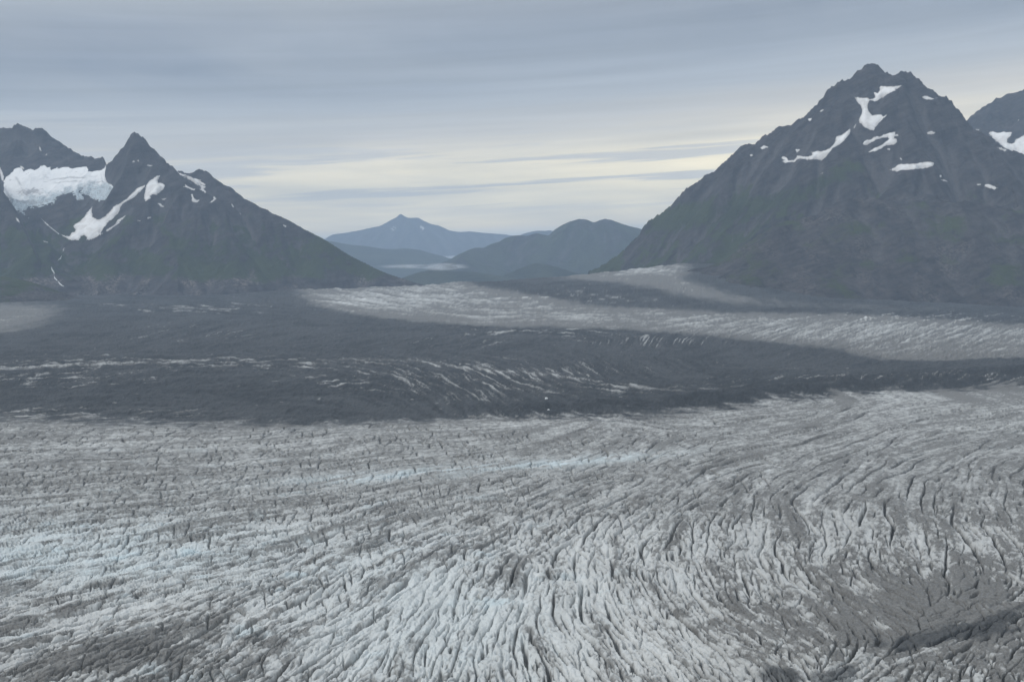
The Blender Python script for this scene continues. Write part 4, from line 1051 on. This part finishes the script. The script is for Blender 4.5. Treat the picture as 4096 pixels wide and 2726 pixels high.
def horizon_vis(parts):
    """parts: list of (X, Y, H); returns a boolean per grid: not hidden by nearer terrain"""
    U_ = np.concatenate([project(*p)[0].ravel() for p in parts]); E = np.concatenate([((p[2] - CAMZ) / np.hypot(p[0], p[1])).ravel() for p in parts])
    D = np.concatenate([np.hypot(p[0], p[1]).ravel() for p in parts])
    col = np.floor(U_ / 5).astype(int)
    order = np.lexsort((D, col))
    c = col[order]; e = E[order]
    start = np.concatenate([[True], c[1:] != c[:-1]])
    grp = np.cumsum(start)
    off = grp * 10.0
    run = np.maximum.accumulate(e + off) - off
    vis = np.empty(len(e), bool); vis[order] = e >= run - 0.0045
    out = []; k = 0
    for p in parts:
        n = p[0].size; out.append(vis[k:k + n].reshape(p[0].shape)); k += n
    return out


visL, visR, visQ = horizon_vis([(LX, LY, LH), (RX, RYY, RH), (QX, QY, QH)])
TERR = {'L': (LX, LY, LH, visL & facing(LX, LY, LH, SPL), SPL), 'R': (RX, RYY, RH, visR & facing(RX, RYY, RH, SPL), SPL), 'Q': (QX, QY, QH, visQ & facing(QX, QY, QH, 20.0), 20.0)}
for k_ in list(TERR):
    X_, Y_, H_, v_, s_ = TERR[k_]
    TERR[k_] = (X_, Y_, H_, v_, s_, project(X_, Y_, H_))


BL = {k_: boxblur(t_r[2], 5, 5) for k_, t_r in TERR.items()}


def biggest(mk):
    """keep only the largest connected piece of a cell mask"""
    left = set(zip(*(a.tolist() for a in np.nonzero(mk)))); best = []
    while left:
        st = [left.pop()]; comp = list(st)
        while st:
            i, j = st.pop()
            for n in ((i + 1, j), (i - 1, j), (i, j + 1), (i, j - 1)):
                if n in left: left.discard(n); st.append(n); comp.append(n)
        if len(comp) > len(best): best = comp
    out = np.zeros_like(mk)
    if best: ii, jj = zip(*best); out[list(ii), list(jj)] = True
    return out


def sdf_poly(px, py, poly):
    d = np.full(px.shape, 1e18)
    n = len(poly)
    for i in range(n):
        x1, y1 = poly[i]; x2, y2 = poly[(i + 1) % n]
        ex, ey = x2 - x1, y2 - y1
        t = np.clip(((px - x1) * ex + (py - y1) * ey) / (ex * ex + ey * ey + 1e-9), 0, 1)
        d = np.minimum(d, (px - x1 - t * ex) ** 2 + (py - y1 - t * ey) ** 2)
    d = np.sqrt(d)
    return np.where(inpoly(px, py, poly), -d, d)


def bil(a, fi, fj):
    i = np.clip(fi.astype(int), 0, a.shape[0] - 2); j = np.clip(fj.astype(int), 0, a.shape[1] - 2)
    ti = fi - i; tj = fj - j
    return (a[i, j] * (1 - tj) + a[i, j + 1] * tj) * (1 - ti) + (a[i + 1, j] * (1 - tj) + a[i + 1, j + 1] * tj) * ti


def snow(name, key, polys, label, cat, group=None, holes=(), thick=7.0, fine=4, jag=2.2, mat=None, extra=None, parts=None):
    """a sheet of snow that lies on the slope: real thickness, thinning to nothing at its edge"""
    X, Y, H, vis, sp, (uu, vv) = TERR[key]
    if not isinstance(polys[0], list): polys = [polys]
    def field(u, v):
        s = np.full(u.shape, 1e9)
        for p in polys: s = np.minimum(s, sdf_poly(u, v, p))
        for p in holes: s = np.maximum(s, -sdf_poly(u, v, p))
        return s
    allp = np.array([q for p in polys for q in p])
    box = (uu > allp[:, 0].min() - 12) & (uu < allp[:, 0].max() + 12) & (vv > allp[:, 1].min() - 12) & (vv < allp[:, 1].max() + 12) & vis
    ii, jj = np.nonzero(box)
    if len(ii) == 0: print('NO TERRAIN FOR', label); return None
    f0 = field(uu[ii, jj], vv[ii, jj])
    kk = f0 < 9
    if not kk.any(): print('NO TERRAIN FOR', label); return None
    i0, i1, j0, j1 = max(ii[kk].min() - 1, 1), min(ii[kk].max() + 2, H.shape[0] - 2), max(jj[kk].min() - 1, 1), min(jj[kk].max() + 2, H.shape[1] - 2)
    while (i1 - i0) * (j1 - j0) * fine * fine > 260000 and fine > 2: fine -= 1
    fi, fj = np.meshgrid(np.arange(i0, i1, 1.0 / fine), np.arange(j0, j1, 1.0 / fine), indexing='ij')
    h = bil(H, fi, fj); hs_ = bil(BL[key], fi, fj); x = bil(X, fi, fj); y = bil(Y, fi, fj); vz = bil(vis.astype(float), fi, fj)
    u, v = project(x, y, h)
    s = field(u, v) + jag * fbm(x / 34, y / 34, 4, 600, 0.65) + 0.7 * jag * fbm(u / 8, v / 5, 2, 601, 0.6)
    s = np.where(vz < 0.25, 30.0, s)
    z = h + np.clip(hs_ - h, 0, 22) * sst(1, 12, -s) + np.clip(-s * 0.55, -6.0, thick) + np.clip(-s * 0.2, 0, 2.5) * 0.7 * fbm(x / 40, y / 40, 3, 602)
    at_ = {'edge': sst(-9, 1, s + 2 * fbm(u / 12, v / 12, 2, 603))}
    if extra: z, at_ = extra(x, y, z, u, v, s)
    mk = (s[:-1, :-1] < 5) | (s[1:, 1:] < 5) | (s[1:, :-1] < 5) | (s[:-1, 1:] < 5)
    mk &= (s[:-1, :-1] < 12) & (s[1:, 1:] < 12) & (s[1:, :-1] < 12) & (s[:-1, 1:] < 12)
    if not mk.any(): print('EMPTY', label); return None
    mk = biggest(mk)
    if parts:
        root = bpy.data.objects.new(name, None); C.objects.link(root)
        k = int(np.argmin(np.where(s < 0, z, 1e9))); root.location = (float(x.flat[k]), float(y.flat[k]), float(z.flat[k]))
        tag(root, label, cat, group)
        for pn_, pm in parts(u, v):
            o = grid_obj(pn_, x, y, z, mk & pm[:-1, :-1], at_, mat or M_SNOW)
            o.parent = root; o.matrix_parent_inverse.translation = -root.location
        return root
    o = grid_obj(name, x, y, z, mk, at_, mat or M_SNOW)
    tag(o, label, cat, group)
    return o


# hanging glacier under the left massif
def lowline(u): return np.interp(u, [0, 130, 220, 300, 400, 450], [800, 790, 770, 745, 735, 740])


def hang(x, y, z, u, v, s):
    low = sst(-0.25, 0.35, (v - lowline(u)) / 60.0 + 0.5 * fbm(u / 35, v / 18, 3, 620))
    cut = np.abs(pn(u / 9 + 2 * pn(u / 30, v / 30, 621), v / 5, 622))
    z = z + low * (10 * fbm(x / 30, y / 30, 3, 623) - 6 * sst(0.25, 0.0, cut)) + 8 * fbm(x / 160, y / 160, 2, 624)
    dirt_dark = 0.6 * sst(0.28, 0.6, fbm(u / 70, v / 16, 4, 625)) * sst(685, 725, v) + 0.75 * low * sst(0.16, 0.0, cut)  # patchy dirt, plus crevasse shade painted into the colour along the cuts
    nz = fbm(u / 16, v / 6, 3, 626)
    arcs = 0.55 * np.exp(-((v - (716 + 0.0011 * (u - 300) ** 2) - 3 * nz) / 3.2) ** 2) * sst(185, 215, u) * sst(360, 335, u)
    arcs = np.maximum(arcs, 0.45 * np.exp(-((v - (731 + 0.0009 * (u - 300) ** 2) - 3 * nz) / 2.2) ** 2) * sst(200, 235, u) * sst(330, 300, u))
    arcs = np.maximum(arcs, 0.45 * np.exp(-((v - (735 + 0.004 * (u - 385) ** 2) - 2 * nz) / 2.2) ** 2) * sst(355, 370, u) * sst(430, 410, u))
    arcs = np.maximum(arcs, 0.75 * sst(0.35, 0.9, np.exp(-(((u - 120) / 62) ** 2 + ((v - 774) / 15) ** 2)) + 0.75 * fbm(u / 14, v / 4, 3, 627)))
    arcs = np.maximum(arcs, 0.5 * np.exp(-((u - 68 - 0.55 * (v - 720)) / 5) ** 2) * sst(705, 718, v) * sst(752, 740, v))
    arcs = np.maximum(arcs, 0.55 * sst(0.45, 0.9, np.exp(-(((u - 110) / 80) ** 2 + ((v - 812) / 9) ** 2)) + 0.6 * nz))
    return z, {'blue': low, 'dirt_dark': np.clip(np.maximum(dirt_dark, arcs), 0, 0.8)}


snow('hanging_glacier', 'L', HG, 'white and pale blue hanging glacier in the bowl beside the pointed peak', 'glacier', None,
     holes=[[(258, 792), (275, 775), (300, 790), (300, 800), (280, 806), (262, 806)]], thick=14.0, mat=M_HANG, extra=hang,
     parts=lambda u, v: (('snow_basin', v < lowline(u)), ('icefall', v >= lowline(u))))

for key, poly, lab, grp in SN:
    big = len(poly) > 9
    xs = [p[0] for p in poly]
    snow('snow_patch', key, poly, lab, 'snow patch', grp, thick=8.0 if big else 5.0, jag=3.6 if big else 1.3, fine=4 if key != 'Q' else 5)
# far peak snow flecks
BL['F'] = FH
TERR['F'] = (FX, FY, FH, facing(FX, FY, FH, 75.0), 75.0, project(FX, FY, FH))
snow('snow_patch', 'F', [(1560, 914), (1572, 910), (1580, 911), (1570, 917)], 'left one of two snow flecks on the far hazy peak', 'snow patch', 'snow flecks on the far peak', fine=8, jag=0.3, thick=20.0)
snow('snow_patch', 'F', [(1678, 905), (1690, 908), (1700, 915), (1688, 912)], 'right one of two snow flecks on the far hazy peak', 'snow patch', 'snow flecks on the far peak', fine=8, jag=0.3, thick=20.0)

# meltwater stream falling from the big snow tongue
def line_poly(pts, wdt):
    p = np.array(pts, float); a_, c_ = [], []
    for i in range(len(p)):
        t = p[min(i + 1, len(p) - 1)] - p[max(i - 1, 0)]; t /= np.hypot(*t)
        ww = wdt * (0.7 + 0.6 * ((i * 37) % 10) / 10)
        a_.append((p[i][0] - t[1] * ww, p[i][1] + t[0] * ww)); c_.append((p[i][0] + t[1] * ww, p[i][1] - t[0] * ww))
    return a_ + c_[::-1]


M_WATER = plain('white_water', (0.75, 0.77, 0.78), 0.5)
wf = bpy.data.objects.new('waterfall', None); C.objects.link(wf)
wf.location = tuple(float(v) for v in at(256, 1146, 7500))
tag(wf, 'thin white stream falling down the dark gully below the largest snow tongue', 'waterfall')
for pts in ([(165, 873), (185, 893), (210, 915), (236, 934)], [(257, 990), (253, 998), (252, 1004)], [(247, 1020), (243, 1030), (234, 1038), (226, 1048), (220, 1056)],
            [(207, 1068), (208, 1078), (215, 1086), (217, 1098), (218, 1108), (224, 1116), (233, 1124), (240, 1134), (248, 1140), (256, 1144)]):
    o = snow('cascade', 'L', line_poly(pts, 1.05), None, None, thick=3.0, fine=6, jag=0.4, mat=M_WATER)
    if o:
        o.parent = wf
        o.matrix_parent_inverse.translation = (-wf.location.x, -wf.location.y, -wf.location.z)
print('snow', time.time() - T0)

# ------------------------------------------------------------------ loose ice blocks on the moraine
def ground_z(x, y):
    i = np.clip(np.searchsorted(GY, y), 1, NR - 1); j = int(np.clip(np.searchsorted(aa, x / y), 0, NC - 1))
    return float(GZ[i, j])


M_BLOCK = plain('ice_block_white', (0.75, 0.78, 0.80), 0.5)
rng = np.random.default_rng(5)
for (pu, pv, r, lab) in ((1257, 922, 3.4, 'white ice block lying alone on the dark moraine near the centre'), (1262, 946, 2.3, 'small pale ice slab at the front of the dark moraine')):
    gx, gy = ground_of(pu, pv)
    nth, nph = 12, 7
    t, pz = np.meshgrid(np.linspace(0, 2 * math.pi, nth + 1), np.linspace(-0.5 * math.pi, 0.5 * math.pi, nph))
    rr = r * (1 + 0.28 * fbm(np.cos(t) * 1.3 + pz, np.sin(t) * 1.3 + r, 3, 700))
    rr[:, -1] = rr[:, 0]
    X_ = gx + rr * np.cos(pz) * np.cos(t) * 1.2; Y_ = gy + rr * np.cos(pz) * np.sin(t); Z_ = ground_z(gx, gy) + r * 0.55 + rr * np.sin(pz) * 0.9
    o = grid_obj('ice_block', X_, Y_, Z_, None, None, M_BLOCK)
    o.data.polygons.foreach_set('use_smooth', np.zeros(len(o.data.polygons), bool))
    tag(o, lab, 'ice block', 'ice blocks on the moraine')

# ------------------------------------------------------------------ fog banks low in the valley gap
def fog(cu, cv, Yd, rx, ry, rz, dens, label, seed):
    x, y, z = (float(v) for v in at(cu, cv, Yd))
    nth, nph = 36, 14
    t, pz = np.meshgrid(np.linspace(0, 2 * math.pi, nth + 1), np.linspace(-0.5 * math.pi, 0.5 * math.pi, nph))
    k = 1 + 0.18 * pn(np.cos(t) * 2 + seed, np.sin(t) * 2 + pz, seed); k[:, -1] = k[:, 0]; k[0] = 1; k[-1] = 1
    o = grid_obj('fog_bank', x + rx * k * np.cos(pz) * np.cos(t), y + ry * k * np.cos(pz) * np.sin(t), z + rz * k * np.sin(pz), None, None, None)
    m = bpy.data.materials.new('fog'); m.use_nodes = True; m.node_tree.nodes.clear()
    nb = NB(m.node_tree)
    g = nb.new('ShaderNodeNewGeometry'); mp = nb.new('ShaderNodeMapping'); nb.l.new(g.outputs['Position'], mp.inputs['Vector'])
    mp.inputs['Scale'].default_value = (1 / 300.0, 1 / 420.0, 1 / 70.0)
    n = nb.noise(mp.outputs[0], 1.0, 4.0, 0.55, 0.6)
    tcn = nb.new('ShaderNodeVectorMath', operation='SUBTRACT'); nb.l.new(g.outputs['Position'], tcn.inputs[0]); tcn.inputs[1].default_value = (x, y, z)
    dv_ = nb.new('ShaderNodeVectorMath', operation='DIVIDE'); nb.l.new(tcn.outputs[0], dv_.inputs[0]); dv_.inputs[1].default_value = (rx, ry, rz)
    ln = nb.new('ShaderNodeVectorMath', operation='LENGTH'); nb.l.new(dv_.outputs[0], ln.inputs[0])
    fall = nb.mr(ln.outputs['Value'], 0.25, 0.92, 1.0, 0.0, True)
    dn = nb.m('MULTIPLY', nb.m('MULTIPLY', nb.mr(n, 0.42, 0.62), fall), dens)
    pv_ = nb.new('ShaderNodeVolumePrincipled'); pv_.inputs['Color'].default_value = (0.93, 0.95, 0.98, 1); nb.l.new(dn, pv_.inputs['Density'])
    ou = nb.new('ShaderNodeOutputMaterial'); nb.l.new(pv_.outputs[0], ou.inputs['Volume'])
    o.data.materials.append(m)
    tag(o, label, 'fog', None, 'stuff')


fog(1775, 1066, 13700, 430, 480, 70, 0.0065, 'small white mist patch at the left foot of the centre mountain', 3)
fog(1630, 1064, 13800, 560, 520, 40, 0.0034, 'thin strip of mist stretching left of the small mist patch', 4)
fog(1835, 1027, 27000, 900, 1500, 55, 0.0022, 'thin bright line of fog below the far pointed mountain', 5)

# ------------------------------------------------------------------ the hazy air
def haze():
    x0, x1, y0, y1, z0, z1 = -21000, 21000, -2500, 37500, -392.5, 2150
    v = [(x0, y0, z0), (x1, y0, z0), (x1, y1, z0), (x0, y1, z0), (x0, y0, z1), (x1, y0, z1), (x1, y1, z1), (x0, y1, z1)]
    f = [(0, 3, 2, 1), (4, 5, 6, 7), (0, 1, 5, 4), (1, 2, 6, 5), (2, 3, 7, 6), (3, 0, 4, 7)]
    me = bpy.data.meshes.new('haze'); me.from_pydata(v, [], f); me.update()
    o = bpy.data.objects.new('haze', me); C.objects.link(o)
    m = bpy.data.materials.new('haze_air'); m.use_nodes = True; m.node_tree.nodes.clear()
    nb = NB(m.node_tree)
    pv_ = nb.new('ShaderNodeVolumePrincipled')
    pv_.inputs['Color'].default_value = (0.59, 0.765, 1.0, 1)
    pv_.inputs['Density'].default_value = 3.6e-5
    pv_.inputs['Anisotropy'].default_value = 0.0
    ou = nb.new('ShaderNodeOutputMaterial'); nb.l.new(pv_.outputs[0], ou.inputs['Volume'])
    me.materials.append(m)
    tag(o, 'pale blue haze filling the air over the valley', 'haze', None, 'stuff')
haze()
print('done', time.time() - T0, 'tris', sum(len(o.data.polygons) * 2 for o in sc.objects if o.type == 'MESH'))
